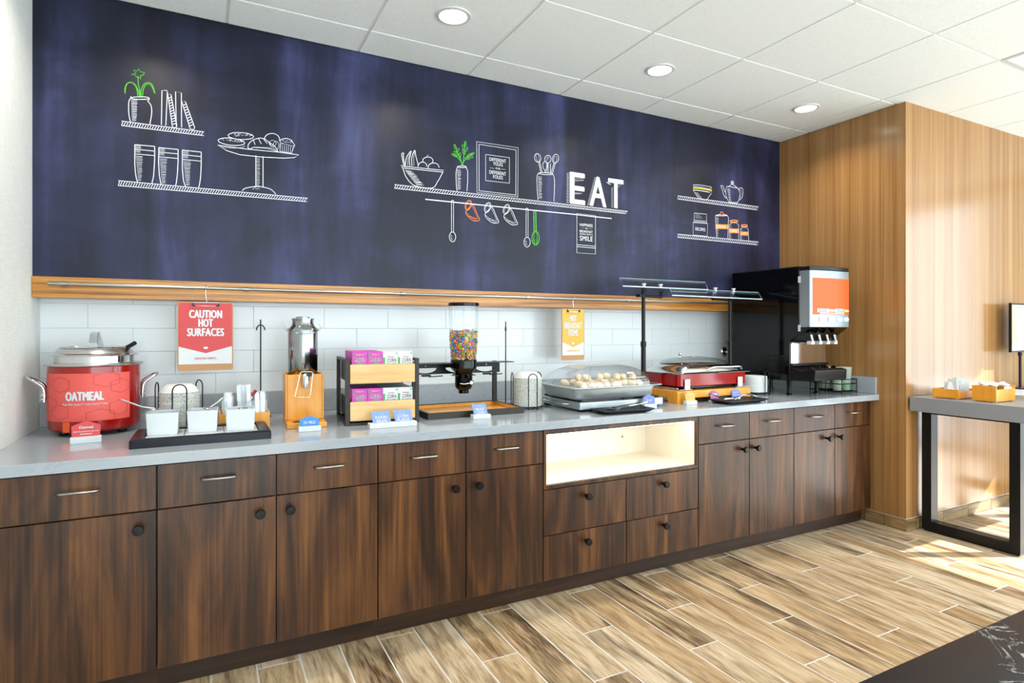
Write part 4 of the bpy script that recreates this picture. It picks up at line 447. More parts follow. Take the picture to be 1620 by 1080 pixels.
 'chalk_jar.c':[('w',4,[4111,1921,4109,1999,4126,2015,4173,2019,4190,2005,4195,1920]),('o',8,[4183,2032,4180,2029,4171,2025,4158,2023,4143,2022,4130,2022,4120,2024,4117,2026,4120,2029,4130,2032,4143,2035,4158,2036,4171,2036,4180,2034,4183,2032]),('w',3,[4116,2001,4129,2001]),('w',3,[4116,1990,4129,1990]),('w',3,[4116,1979,4129,1979]),('w',3,[4116,1969,4129,1968]),('w',3,[4116,1958,4129,1958]),('w',3,[4116,1947,4129,1947]),('w',3,[4116,1936,4129,1936]),('w',3,[4116,1925,4129,1925])],
 'chalk_jar_label.0':[('O',0,[3861,2016,3985,2024,3985,1991,3861,1983])],
 'chalk_jar_label.1':[('O',0,[3994,1996,4095,2002,4095,1969,3994,1964])],
 'chalk_jar_label.2':[('O',0,[4111,1983,4189,1987,4189,1958,4111,1955])],
}
BOARD_TEXT=[('chalk_jar_label.0', 'DELIGHT', 'w', 3885, 1994, 3962, 2012),
 ('chalk_jar_label.1', 'CHEER', 'w', 4013, 1974, 4076, 1992),
 ('chalk_jar_label.2', 'JOY', 'w', 4134, 1962, 4166, 1978),
 ('chalk_recipe_box', 'RECIPES', 'w', 3667, 1957, 3760, 1979),
 ('chalk_picture_frame', 'DIFFERENT', 'w', 2081, 2233, 2188, 2253),
 ('chalk_picture_frame', 'YOLKS', 'w', 2105, 2210, 2167, 2230),
 ('chalk_picture_frame', 'FOR', 'w', 2122, 2189, 2151, 2200),
 ('chalk_picture_frame', 'DIFFERENT', 'w', 2081, 2159, 2188, 2179),
 ('chalk_picture_frame', 'FOLKS', 'w', 2105, 2135, 2167, 2155),
 ('chalk_letter.e', 'E', 'w', 2628, 2042, 2742, 2238),
 ('chalk_letter.a', 'A', 'w', 2776, 2043, 2906, 2231),
 ('chalk_letter.t', 'T', 'w', 2919, 2046, 3041, 2233),
 ('chalk_towel', 'HAPPINESS', 'w', 2702, 1909, 2799, 1927),
 ('chalk_towel', 'IS', 'w', 2745, 1893, 2760, 1902),
 ('chalk_towel', 'BREAKFAST', 'w', 2702, 1870, 2799, 1886),
 ('chalk_towel', 'SERVED WITH A', 'w', 2702, 1856, 2799, 1865),
 ('chalk_towel', 'SMILE', 'w', 2702, 1819, 2799, 1850)]
_part = {}
for nm, strokes in DRAW.items():
    mats = []; mb = MB()
    for c, w, p in strokes:
        if c not in mats: mats.append(c)
        pts = [(p[i]/1000, p[i+1]/1000) for i in range(0, len(p), 2)]; k = len(mb.f)
        if w == 0: mb.add([(x, -.001, z) for x, z in pts], [tuple(range(len(pts)))])
        else: ribbon(mb, pts, w/1000*(.82 if w > 3 else .5), -.0010-.0002*random.random())
        for q in range(k, len(mb.f)): mb.m[q] = mats.index(c)
    o = mb.build(nm.split('.')[0], [M[c] for c in mats], cb); _part[nm] = o
for nm, s, c, x0, z0, x1, z1 in BOARD_TEXT:
    text(s, (x1-x0)/1000, (z1-z0)/1000, M[c], _part[nm], lambda x, z, cx=(x0+x1)/2000, cz=(z0+z1)/2000: (cx+x, -.0016, cz+z), bold=.010 if len(s) > 1 else .012)
rail = struct(MB().box(0.001, XR-.001, YB-.02, -.005, 1.397, 1.4835).build('trim_1', M['oak_trim'], bevel=.002))
rod = thing('hanging_rod', 'long thin satin metal rod mounted along the oak rail', 'rod', (0, YB-.055, 1.452))
MB().tube([(.062, 0, 0), (4.35, 0, 0)], .0075, 12).build('bar', M['satin'], rod, 40)
for x in (.113, .805, 1.556, 2.303, 3.04, 3.781, 4.3):
    MB().lathe([(.0105, -.011), (.0105, .011)], 14, (x, 0, 0), ax='x').lathe([(.006, -.034), (.006, 0)], 10, (x, 0, 0), ax='y').build('bracket', M['satin'], rod, 40)
# ------------------------------------------------------------------ cabinets
YD = -.8397; ZD0 = .0984; ZDR = .646; ZTOP = .800; YT = -.7693; GAP = .0022
def pull(parent, xc, z, w=.108):
    h = w/2; p = [(xc-h, 0, z), (xc-h, -.022, z), (xc-h+.008, -.03, z), (xc+h-.008, -.03, z), (xc+h, -.022, z), (xc+h, 0, z)]
    MB().tube(p, .0048, 10).build('handle', M['satin'], parent, 60)
def knob(parent, xc, z):
    MB().lathe([(.0075, -.002), (.0075, .016), (.012, .02), (.0165, .023), (.0175, .027), (.0175, .034), (.0155, .0375), (.0001, .038)], 24, (xc, 0, z), ax='y').build('knob', M['black'], parent, 40)
def front(parent, name, x0, x1, z0, z1):
    e = bpy.data.objects.new(name, MB().box(x0+GAP, x1-GAP, 0, .019, z0+GAP, z1-GAP).mesh(name, M['walnut'])); COL.objects.link(e); e.parent = parent
    b = e.modifiers.new('bevel', 'BEVEL'); b.width = .0008; b.segments = 1
    e.location = (0, YD, 0); return e
def cabinet(x0, x1, fronts, label, carc=True):
    t = thing('base_cabinet', label, 'cabinet', (0, 0, 0), 0, 'walnut base cabinets under the counter')
    if carc: MB().box(x0+.001, x1-.001, YD+.021, -.03, ZD0-.001, ZTOP+.004).build('carcass', M['walnut_dark'], t)
    MB().box(x0, x1, YT, YT+.018, 0, ZD0-.002).build('toe_kick', M['walnut_dark'], t)
    for kind, a, b, z0, z1, hw in fronts:
        f = front(t, kind, a, b, z0, z1)
        if hw[0] == 'pull': pull(f, hw[1], hw[2])
        else: knob(f, hw[1], hw[2])
    return t
def DR(a, b): return ('drawer', a, b, ZDR, ZTOP, ('pull', (a+b)/2, .738))
cabinet(.052, .485, [DR(.052, .485), ('door', .052, .485, ZD0, ZDR, ('knob', .433, .592))], 'walnut base cabinet under the oatmeal pot, leftmost, single door')
cabinet(.485, 1.249, [DR(.485, .868), DR(.868, 1.249), ('door', .485, .868, ZD0, ZDR, ('knob', .811, .592)), ('door', .868, 1.249, ZD0, ZDR, ('knob', .915, .592))], 'two-door walnut base cabinet below the condiment tray and milk dispenser')
cabinet(1.249, 2.018, [DR(1.249, 1.633), DR(1.633, 2.018), ('door', 1.249, 1.633, ZD0, ZDR, ('knob', 1.575, .590)), ('door', 1.633, 2.018, ZD0, ZDR, ('knob', 1.685, .590))], 'two-door walnut base cabinet just left of the lit cubby')
mid = cabinet(2.018, 2.982, [('drawer', 2.018, 2.499, .308, .522, ('knob', 2.255, .470)), ('drawer', 2.499, 2.982, .308, .522, ('knob', 2.735, .470)), ('drawer', 2.018, 2.499, ZD0, .308, ('knob', 2.252, .255)), ('drawer', 2.499, 2.982, ZD0, .308, ('knob', 2.735, .257))], 'walnut cabinet with glowing open cubby above four knobbed drawers', False)
MB().box(2.019, 2.981, YD+.021, -.03, ZD0-.001, .5225).build('carcass', M['walnut_dark'], mid)
f = MB(); f.box(2.018+GAP, 2.035, YD, YD+.02, .5235, ZTOP-.002).box(2.972, 2.982-GAP, YD, YD+.02, .5235, ZTOP-.002).box(2.035, 2.972, YD, YD+.02, .5235, .541).box(2.035, 2.972, YD, YD+.02, .777, ZTOP-.002)
f.build('cubby_frame', M['walnut'], mid, bevel=.0008, seg=1)
f = MB(); f.box(2.021, 2.979, YD+.0205, -.42, .5235, .541).box(2.021, 2.979, YD+.0205, -.42, .777, .799).box(2.021, 2.035, YD+.0205, -.42, .541, .777).box(2.972, 2.979, YD+.0205, -.42, .541, .777).box(2.021, 2.979, -.42, -.40, .5235, .799)
f.build('cubby_lining', M['cream'], mid); MB().lathe([(.007, 0), (.007, .003)], 12, (2.80, -.42, .64), ax='y').build('screw_cap', M['board_brown'], mid)
MB().box(2.05, 2.96, YD+.03, YD+.042, .770, .777).build('led_strip', M['led'], mid)
l = bpy.data.lights.new('cubby_lamp', 'AREA'); l.shape = 'RECTANGLE'; l.size = .9; l.size_y = .012; l.energy = .95; l.color = (1, .91, .76)
o = bpy.data.objects.new('cubby_lamp', l); COL.objects.link(o); o.parent = mid; o.location = (2.505, YD+.036, .768); o.rotation_euler = (R(35), 0, 0)
cabinet(2.982, 3.748, [DR(2.982, 3.37), DR(3.37, 3.748), ('door', 2.982, 3.37, ZD0, ZDR, ('knob', 3.312, .594)), ('door', 3.37, 3.748, ZD0, ZDR, ('knob', 3.415, .594))], 'two-door walnut base cabinet just right of the lit cubby')
c = cabinet(3.748, 4.500, [DR(3.748, 4.129), DR(4.129, 4.500), ('door', 3.748, 4.129, ZD0, ZDR, ('knob', 4.048, .594)), ('door', 4.129, 4.500, ZD0, ZDR, ('knob', 4.165, .594))], 'two-door walnut base cabinet against the wooden partition, below the drink machine')
MB().box(4.502, XR-.002, YD+.03, YD+.05, ZD0, ZTOP).build('filler_strip', M['walnut_dark'], c)
# ------------------------------------------------------------------ countertop
ct = thing('countertop', 'long grey quartz countertop running the length of the wall', 'countertop', (0, 0, 0))
MB().box(.0015, XR-.0015, -.8751, .0005, .8066, ZC).build('slab', M['quartz'], ct, bevel=.002)
sb = MB().box(.0015, XR-.022, -.018, -.0005, ZC+.0005, .9545).build('splashback', M['quartz'], bevel=.0015); tag(sb, 'long low grey quartz splashback along the white tiles', 'splashback', 'quartz splashbacks')
sb = MB().box(XR-.0205, XR-.0015, -.862, -.0005, ZC+.0005, .9545).build('splashback', M['quartz'], bevel=.0015); tag(sb, 'short grey quartz splashback against the wooden partition', 'splashback', 'quartz splashbacks')
# ------------------------------------------------------------------ helper: little counter signs
def table_sign(x, y, rz, w, card, lines, label, z=ZC, shape='hex', tilt=14, bh=.016, ch=.052, cw=None, bd=.03, n=1, base=True, tcol='white'):
    t = thing('table_sign', label, 'sign', (x, y, z), rz, 'small hexagon food signs on the counter')
    if base: MB().box(-w/2, w/2, -bd/2, bd/2, 0, bh).build('base_block', M['white'], t, bevel=.002)
    cw = cw or w*.86
    for k in range(n):
        cx = 0 if n == 1 else (-w*.23, w*.24)[k]
        c, s = math.cos(R(tilt)), math.sin(R(tilt)); q = lambda px, pz, o=0: (cx+px, pz*s-.004+o, bh-.004+pz*c)
        if shape == 'hex': poly = [(-cw*.47, 0), (cw*.47, 0), (cw*.5, ch*.68), (cw*.42, ch*.76), (0, ch), (-cw*.42, ch*.76), (-cw*.5, ch*.68)]
        else: poly = [(-cw*.45, 0), (cw*.5, 0), (cw*.45, ch), (-cw*.5, ch)]
        m = MB(); m.loft([[q(a, b) for a, b in poly], [q(a, b, .0015) for a, b in poly]]); cd = m.build('card', M[card], t)
        for s_, lw, lh, lz in (lines if n == 1 else lines[k]):
            (marks if isinstance(s_, tuple) else text)(s_, lw*cw, lh*ch, M[tcol], cd, lambda a, b, lz=lz, q=q: q(a, b+lz*ch, -.0007))
    return t
# ------------------------------------------------------------------ soup warmer
pot = thing('soup_warmer', 'red enamel oatmeal soup warmer with steel rim and side handles', 'soup warmer', (.23, -.234, ZC))
MB().lathe([(.12, .016), (.146, .018), (.155, .026), (.158, .045), (.158, .276), (.15, .278)], 64).build('body', M['red'], pot, 35)
MB().lathe([(.158, .272), (.168, .276), (.169, .281), (.165, .285), (.138, .287)], 64, caps=False).build('rim', M['steel'], pot, 40)
MB().lathe([(.137, .284), (.137, .312), (.150, .315), (.151, .319), (.146, .321)], 64, caps=False).build('inset_pan', M['chrome'], pot, 40)
MB().lathe([(.148, .319), (.143, .323), (.138, .324), (.124, .341), (.116, .345), (.03, .349), (.0001, .349)], 64, caps=False).build('lid', M['steel'], pot, 30)
MB().lathe([(.118, .3455), (.119, .3485), (.117, .3485), (.116, .3455)], 64, caps=False).build('lid_bead', M['chrome'], pot)
for a in (-30, 95, 215): MB().lathe([(.016, 0), (.018, .004), (.016, .017)], 12, (.115*math.cos(R(a)), .115*math.sin(R(a)), 0)).build('foot', M['black'], pot, 40)
A0 = -82.3
def pa(phi, r, z): a = R(A0+phi); return (r*math.cos(a), r*math.sin(a), z)
for s in (-1, 1):
    h = MB(); ph = 90*s
    def hp(dr, dt, z): 
        c = pa(ph, .158+dr, z); a = R(A0+ph+90); return (c[0]+dt*math.cos(a), c[1]+dt*math.sin(a), z)
    h.tube([hp(.006, -.046, .135), hp(.006, -.046, .165), hp(.012, -.044, .195), hp(.035, -.04, .215), hp(.055, -.03, .228), hp(.062, 0, .232), hp(.055, .03, .228), hp(.035, .04, .215), hp(.012, .044, .195), hp(.006, .046, .165), hp(.006, .046, .135)], .0062, 10, sub=4)
    h.build('handle', M['chrome'], pot, 60)
    r = MB()
    for dt in (-.046, .046):
        for z in (.145, .163): r.ell(hp(.012, dt, z), .005, .005, .005, 8, 5)
    r.build('rivet', M['chrome'], pot, 60)
def curved(phi0, phi1, z0, z1, r, n=24): 
    m = MB(); m.loft([[pa(phi0+(phi1-phi0)*i/n, r, z) for i in range(n+1)] for z in (z0, z1)], False, False, closed=False); return m
lb = curved(-84, 46, .062, .248, .1592, 30).build('wrap_label', M['red_print'], pot, 60)
PR = .1607
def wrap(phi, z): return lambda x, y: pa(phi+math.degrees(x/.158), PR, z+y)
text('OATMEAL', .128, .036, M['white'], lb, wrap(-13, .160), .035)
text('Made With Quaker\u2122 Kettle Hearty\u2122 Oats', .150, .011, M['white'], lb, wrap(-13, .128), .005)
def hexline(phi, z, w, h, cut0=-999, cut1=999):
    pts = [(-.5, -.28), (-.5, .28), (0, .5), (.5, .28), (.5, -.28), (0, -.5), (-.5, -.28)]; P = []
    for (a, b), (c, d) in zip(pts, pts[1:]):
        for k in range(4): P.append((a+(c-a)*k/4, b+(d-b)*k/4))
    P.append(pts[-1]); m = MB(); P = [(x*w, y*h) for x, y in P]
    for (a, b), (c, d) in zip(P, P[1:]):
        L = math.hypot(c-a, d-b); nx, ny = -(d-b)/L*.0006, (c-a)/L*.0006
        if all(.063 < z+y < .247 for y in (b, d)) and all(-84 < phi+math.degrees(x/.158) < 45.5 for x in (a, c)):
            m.add([pa(phi+math.degrees(x/.158), PR, z+y) for x, y in ((a+nx, b+ny), (c+nx, d+ny), (c-nx, d-ny), (a-nx, b-ny))], [(0, 1, 2, 3)])
    m.build('hexagon_print', M['maroon'], lb)
for a in ((-44, .205, .070, .060), (14, .222, .088, .058), (31, .195, .070, .058), (-66, .128, .085, .056), (-46, .098, .072, .060), (29, .108, .068, .060), (6, .078, .092, .060)): hexline(*a)
curved(-41, -31, .02, .06, .1588, 5).build('sticker', M['tagorange'], pot)
ld = thing('ladle', 'grey steel ladle handle sticking up from the oatmeal pot lid', 'ladle', (.255, -.262, ZC+.322))
MB().loft([[(x*w+ox, y*.004+oy, z) for x, y in ((-1, -1), (1, -1), (1, 1), (-1, 1))] for w, ox, oy, z in ((.010, .004, 0, -.01), (.009, -.004, .006, .03), (.009, -.014, .012, .07), (.010, -.018, .014, .082))]).build('shaft', M['dullsteel'], ld, bevel=.001)
MB().loft([[(x*.0135+ox, oy, z) for x, oy in ((-1, a), (1, a), (1, b), (-1, b))] for ox, a, b, z in ((-.028, -.012, -.004, .044), (-.026, -.004, .004, .078), (-.022, .004, .012, .088), (-.018, .012, .02, .084))]).build('hook', M['dullsteel'], ld, bevel=.002)
sp = thing('serving_spoon', 'black-handled spoon leaning out of the oatmeal pot lid', 'spoon', (.335, -.250, ZC+.322))
MB().tube([(-.03, .03, .0), (0, 0, .018)], .006, 10).build('shaft', M['steel'], sp, 40); MB().tube([(0, 0, .018), (.038, -.03, .042)], .0085, 12).build('handle', M['black'], sp, 40)
table_sign(.241, -.527, 4, .095, 'redcard', [('Oatmeal', .48, .17, .62), ('MADE WITH QUAKER KETTLE HEARTY OATS', .86, .075, .36), ((4, 2, 5, 3), .4, .04, .22)], 'red hexagon sign reading Oatmeal in front of the red pot', bh=.024, ch=.062, cw=.09)
# ------------------------------------------------------------------ condiment tray with three white cups
tr = thing('condiment_tray', 'low black serving tray holding three white cups', 'tray', (.628, -.612, ZC), -.5)
m = MB(); w, d = .232, .139
m.loft([ring(-w, w, -d, d, .008, z) for z in (0, .027)], True, False); m.loft([ring(-w, w, -d, d, .008, .027), ring(-w+.006, w-.006, -d+.006, d-.006, .006, .031), ring(-w+.04, w-.04, -d+.032, d-.032, .004, .031), ring(-w+.042, w-.042, -d+.034, d-.034, .004, .016)], False, True)
m.build('tray_body', M['navy'], tr, 40)
ip = MB().box(-w+.043, w-.043, -d+.035, d-.035, .0165, .024).build('insert_plate', M['white'], tr)
for x in (-.065, .07): MB().box(x-.0015, x+.0015, -d+.035, d-.035, .024, .0244).build('plate_seam', M['black'], tr)
for k, x in enumerate((-.132, .005, .140)):
    e = MB().box(x-.05, x+.02, -d+.0385, -d+.042, .0241, .0245).build('strip_label', M['redcard'], tr); marks((3, 2, 4), .042, .006, M['ink'], tr, lambda a, b, x=x: (x-.004+a, -d+.036+b, .0248), 'caption')
for k, (x, y, lab) in enumerate(((.492, -.592, 'leftmost square white topping cup on the black tray'), (.625, -.588, 'middle square white topping cup on the black tray'), (.757, -.606, 'rightmost square white topping cup, beside the wrapped cutlery box'))):
    t = thing('topping_cup', lab, 'cup', (x, y, ZC+.0248), -2, 'white topping cups on the tray')
    m = MB(); a, b = .049, .053
    m.loft([ring(-a, a, -a, a, .004, 0), ring(-b, b, -b, b, .005, .083), ring(-b+.004, b-.004, -b+.004, b-.004, .004, .083), ring(-a+.004, a-.004, -a+.004, a-.004, .004, .006)], True, True); m.build('cup', M['white'], t, 40)
    m = MB(); m.loft([ring(-b-.003, b+.003, -b-.003, b+.003, .006, .0835), ring(-b-.003, b+.003, -b-.003, b+.003, .006, .0855), ring(-b+.008, b-.008, -b+.008, b-.008, .006, .0855), ring(-b+.01, b-.01, -b+.01, b-.01, .006, .05)], False, True); m.build('clear_insert', M['clear'], t, 40)
for x, y, pts, mt, lab in ((.492, -.6, [(-.13, -.05, .055), (-.07, -.025, .022), (-.03, 0, .01)], 'steel', 'thin spoon poking left out of the leftmost topping cup'), (.625, -.6, [(.025, 0, .004), (.05, .005, .02), (.068, .01, .036)], 'steel', 'small steel spoon handle in the middle topping cup'), (.757, -.612, [(.015, 0, -.002), (.035, 0, .022), (.055, .0, .06)], 'steel', 'steel spoon with red tip in the rightmost topping cup')):
    t = thing('teaspoon', lab, 'spoon', (x, y, ZC+.112))
    MB().tube(pts, [.0028, .0035, .005], 8).build('handle', M[mt], t, 60)
    MB().ell((pts[-1][0]-.002 if x < .6 and pts[0][0] < 0 else pts[0][0]-.006, pts[0][1]*.2, min(pts[0][2], pts[-1][2])-.004), .02, .012, .004, 12, 6).build('bowl', M[mt], t, 60)
    if x > .7: MB().tube([(.043, -.001, .04), (.057, -.001, .064)], [.005, .0075], 8).build('tip', M['maroon'], t, 60)
# ------------------------------------------------------------------ foam bowls in wire caddies
def bowl_mesh(r=.076, h=.034, name='foam_bowl', mt='foam'):
    # upside down bowl, rim at z=0
    return MB().lathe([(r, 0), (r+.001, .002), (r-.003, .004), (r*.86, h*.55), (r*.66, h*.93), (r*.58, h), (.0001, h)], 36, caps=False).lathe([(r-.002, 0), (r*.84, h*.5), (r*.6, h-.003), (.0001, h-.003)], 36, caps=False).mesh(name, M[mt], 50)
BOWL = bowl_mesh(); BOWLW = bowl_mesh(name='foam_bowl', mt='foam_white')
def wire_caddy(x, y, r, hs, label, angs, feet=True, w=.026):
    t = thing('wire_caddy', label, 'caddy', (x, y, ZC), 0, 'black wire bowl caddies')
    MB().tube([(r*math.cos(2*pi*i/28), r*math.sin(2*pi*i/28), .012) for i in range(28)], .0022, 7, True).build('base_ring', M['black_metal'], t, 60)
    MB().tube([(-r, 0, .012), (r, 0, .012)], .002, 6).tube([(0, -r, .0125), (0, r, .0125)], .002, 6).build('base_cross', M['black_metal'], t, 60)
    for a, h in zip(angs, hs):
        a = R(a); ux, uy = math.cos(a), math.sin(a); vx, vy = -uy, ux; rr = r+.002
        P = [(rr*ux-w*vx, rr*uy-w*vy, .006), (rr*ux-w*vx, rr*uy-w*vy, h-w)]
        P += [(rr*ux-w*vx*math.cos(R(q)), rr*uy-w*vy*math.cos(R(q)), h-w+w*math.sin(R(q))) for q in range(20, 180, 20)]
        P += [(rr*ux+w*vx, rr*uy+w*vy, h-w), (rr*ux+w*vx, rr*uy+w*vy, .006)]
        MB().tube(P, .0026, 8).build('wire_loop', M['black_metal'], t, 60)
        if feet:
            for s in (-1, 1): MB().ell((rr*ux+s*w*vx, rr*uy+s*w*vy, .0055), .005, .005, .0055, 8, 6).build('foot', M['black_metal'], t, 60)
    return t
ORD = ['lowest']+['%s lowest' % q for q in 'second third fourth fifth sixth seventh eighth ninth tenth eleventh twelfth thirteenth fourteenth fifteenth sixteenth seventeenth eighteenth nineteenth twentieth twenty-first'.split()]
def stack(x, y, z0, n, dz, label, group, msh, top=None, name='foam_bowl'):
    for k in range(n):
        o = bpy.data.objects.new(name, top if (top and k == n-1) else msh); COL.objects.link(o); o.location = (x+random.uniform(-.0008, .0008), y+random.uniform(-.0008, .0008), z0+k*dz); o.rotation_euler = (0, 0, random.uniform(0, 6))
        tag(o, '%s %s' % (ORD[k] if k < n-1 else 'topmost', label), 'bowl', group)
wire_caddy(.536, -.313, .083, (.192, .197, .2), 'black wire caddy of foam bowls behind the condiment tray', (-88, 170, 30))
stack(.536, -.313, ZC+.0155, 20, .0073, 'upturned speckled foam bowl in the stack behind the condiment tray', 'foam bowls behind the tray', BOWL, BOWLW)
wire_caddy(2.172, -.413, .083, (.188, .188, .188), 'black wire caddy of foam bowls between cereal dispenser and egg warmer', (-100, 140, 20), w=.024)
stack(2.172, -.413, ZC+.0155, 21, .0073, 'upturned speckled foam bowl in the stack left of the egg warmer', 'foam bowls by the egg warmer', BOWL, BOWLW)
PLATE = MB().lathe([(.078, 0), (.079, .004), (.076, .0095), (.05, .0125), (.0001, .0125)], 36, caps=False).lathe([(.077, 0), (.05, .008), (.0001, .008)], 36, caps=False).mesh('foam_bowl', M['foam_white'], 50)
wire_caddy(3.848, -.470, .082, (.155, .155), 'black wire caddy of white foam bowls beside the drink machine', (-75, 15), w=.03)
stack(3.848, -.470, ZC+.0155, 10, .0103, 'plain white foam bowl in the stack beside the drink machine', 'white bowls by the drink machine', PLATE)
# ------------------------------------------------------------------ cutlery box with wrapped sticks
cx = thing('cutlery_box', 'orange wooden box of wrapped cutlery behind the condiment tray', 'box', (.782, -.385, ZC))
w, d = .098, .075
for nm, a in (('front_panel', (-w, w, -d, -d+.008, 0, .066)), ('back_panel', (-w, w, d-.008, d, 0, .074)), ('side_panel', (-w, -w+.008, -d+.008, d-.008, 0, .07)), ('side_panel', (w-.008, w, -d+.008, d-.008, 0, .07)), ('floor_panel', (-w+.008, w-.008, -d+.008, d-.008, 0, .006))): MB().box(*a).build(nm, M['amber'], cx, bevel=.001)
m = MB()
for a in ((-w+.01, w-.01, -d+.01, -d+.012), (-w+.01, w-.01, d-.012, d-.01), (-w+.01, -w+.012, -d+.012, d-.012), (w-.012, w-.01, -d+.012, d-.012), (-.03, -.028, -d+.012, d-.012), (.036, .038, -d+.012, d-.012)): m.box(a[0], a[1], a[2], a[3], .007, .118)
m.build('clear_divider', M['clear'], cx)
STICK = [MB().box(-.008, .008, -.0025, .0025, 0, L).mesh('wrapped_cutlery', M['paper']) for L in (.125, .14, .17)]
M['wrap'] = mat('wrapper_film', '#dfe9ee', .3)
for me in STICK: me.materials[0] = M['wrap']
for k in range(30):
    sec = k % 3; xx = {0: random.uniform(-.08, -.04), 1: random.uniform(-.018, .026), 2: random.uniform(.05, .08)}[sec]
    o = bpy.data.objects.new('wrapped_cutlery', STICK[2 if sec == 1 else (0 if k % 2 else 1)]); COL.objects.link(o)
    o.location = (.782+xx, -.385-.055+.11*((k//3)+.5)/10, ZC+.008); o.rotation_euler = (random.uniform(-.08, .08), random.uniform(-.1, .1)*(.5 if sec != 1 else .8), random.uniform(-.5, .5))
    tag(o, 'white film-wrapped cutlery stick standing in the orange box behind the tray', 'cutlery', 'wrapped cutlery in the orange box')
# ------------------------------------------------------------------ thin sign poles
def sign_pole(x, y, z1, label, rz=0, fork=True):
    t = thing('sign_pole', label, 'stand', (x, y, ZC), rz, 'thin black sign poles'); h = z1-ZC
    MB().box(-.045, .045, -.04, .04, 0, .004).build('base_plate', M['black_metal'], t, bevel=.001)
    MB().tube([(0, .0, .003), (0, 0, h)], .0032, 8).build('rod', M['black_metal'], t, 60)
    MB().tube([(-.018, 0, h-.052), (-.017, 0, h-.04), (-.009, 0, h-.03), (0, 0, h-.026), (.009, 0, h-.03), (.017, 0, h-.04), (.018, 0, h-.052)], .0028, 8, sub=2).build('prong', M['black_metal'], t, 60)
    return t
sign_pole(.872, -.09, 1.313, 'thin black sign pole with a small fork behind the cutlery box')
p = sign_pole(2.135, -.225, 1.31, 'thin black sign pole beside the cereal dispenser frame', 55)
# ------------------------------------------------------------------ milk dispenser
mk = thing('milk_dispenser', 'steel milk churn dispenser on an orange wooden block', 'dispenser', (.938, -.557, ZC), -3)
m = MB(); m.box(0, .162, 0, .30, 0, .022); m.build('base_slab', M['amber'], mk, bevel=.003)
m = MB(); m.box(.0, .008, .105, .295, .0225, .222).box(.154, .162, .105, .295, .0225, .222).box(.008, .154, .105, .113, .0225, .222).box(.008, .154, .287, .295, .0225, .222).box(.008, .154, .113, .287, .2, .21)
m.build('wood_block', M['amber'], mk, bevel=.002)
MB().prism([(.03, .02), (.132, .02), (.14, .055), (.12, .085), (.042, .085), (.022, .055)], 'z', .0221, .0228).build('drip_grille', M['bronze'], mk)
cn = MB().lathe([(.062, .211), (.0645, .215), (.0645, .416), (.062, .424), (.050, .437), (.0465, .446), (.0465, .462), (.049, .464), (.049, .470), (.03, .470)], 48, (.081, .2, 0)).build('churn', M['churn'], mk, 35)
MB().lathe([(.03, .470), (.03, .476), (.024, .478), (.0001, .478)], 32, (.081, .2, 0), caps=False).build('churn_lid', M['churn'], mk, 35)
for s in (-1, 1):
    c = .081+s*.064
    MB().tube([(c-s*.002, .2, .41), (c+s*.012, .197, .425), (c+s*.013, .195, .44), (c+s*.004, .195, .444)], .0022, 8, sub=3).build('ear', M['chrome'], mk, 60)
MB().tube([(.081-.066, .197, .425), (.081-.05, .15, .408), (.081, .128, .402), (.081+.05, .15, .408), (.081+.066, .197, .425)], .0018, 8, sub=4).build('bail_wire', M['chrome'], mk, 60)
sp_ = MB().tube([(.081, .113, .215), (.081, .07, .218)], .009, 12).lathe([(.012, .0), (.017, .045), (.015, .052), (.0001, .054)], 16, (.081, .062, .165), caps=False).build('spigot', M['chrome'], mk, 40)
MB().lathe([(.011, -.012), (.011, .012)], 12, (.094, .062, .225), ax='y').build('spigot_knob', M['black'], mk, 40)
MB().tube([(.058, .06, .232), (.036, .052, .135), (.037, .05, .128), (.094, .05, .126), (.099, .052, .133), (.110, .06, .23), (.105, .06, .236), (.062, .06, .236), (.058, .06, .232)], .0018, 8).build('lever_wire', M['chrome'], mk, 60)
table_sign(1.016, -.640, -3, .088, 'milk_blue', [('2% MILK', .62, .26, .42)], 'blue hexagon sign reading 2% MILK before the milk dispenser', bh=.021, ch=.046, cw=.078)
# ------------------------------------------------------------------ cereal rack
RX, RY, RRZ = 1.172, -.590, -5
rk = thing('cereal_rack', 'two-tier dark metal rack with pale wooden drawers for cereal boxes', 'rack', (RX, RY, ZC), RRZ)
RW, RD, RH = .325, .355, .29
b = .011
for x in (0, RW-.018):
    for y in (0, RD-.018): MB().box(x, x+.018, y, y+.018, 0, RH).build('post', M['bronze'], rk, bevel=.001)
for x in (0, RW-.018):
    MB().box(x, x+.018, .018, RD-.018, RH-.012, RH).build('top_rail', M['bronze'], rk, bevel=.001); MB().box(x, x+.018, .018, RD-.018, 0, .012).build('bottom_rail', M['bronze'], rk, bevel=.001)
MB().box(.018, RW-.018, 0, .018, 0, .012).box(.018, RW-.018, RD-.018, RD, 0, .012).build('cross_rail', M['bronze'], rk, bevel=.001)
for z0, y0 in ((.1835, -.004), (.021, -.006)):
    MB().box(.020, RW-.020, y0, y0+.012, z0, z0+.083).build('drawer_front', M['lightwood'], rk, bevel=.002)
    for xa in (.020, RW-.026): MB().box(xa, xa+.006, .018, RD-.02, z0, z0+.09).build('side_plate', M['black_metal'], rk)
    MB().box(.026, RW-.026, .012, RD-.02, z0, z0+.006).build('shelf_plate', M['black_metal'], rk)
    MB().box(.026, RW-.026, RD-.026, RD-.02, z0+.006, z0+.05).build('back_plate', M['black_metal'], rk)
BWD, BDP, BHT = .0660, .040, .131
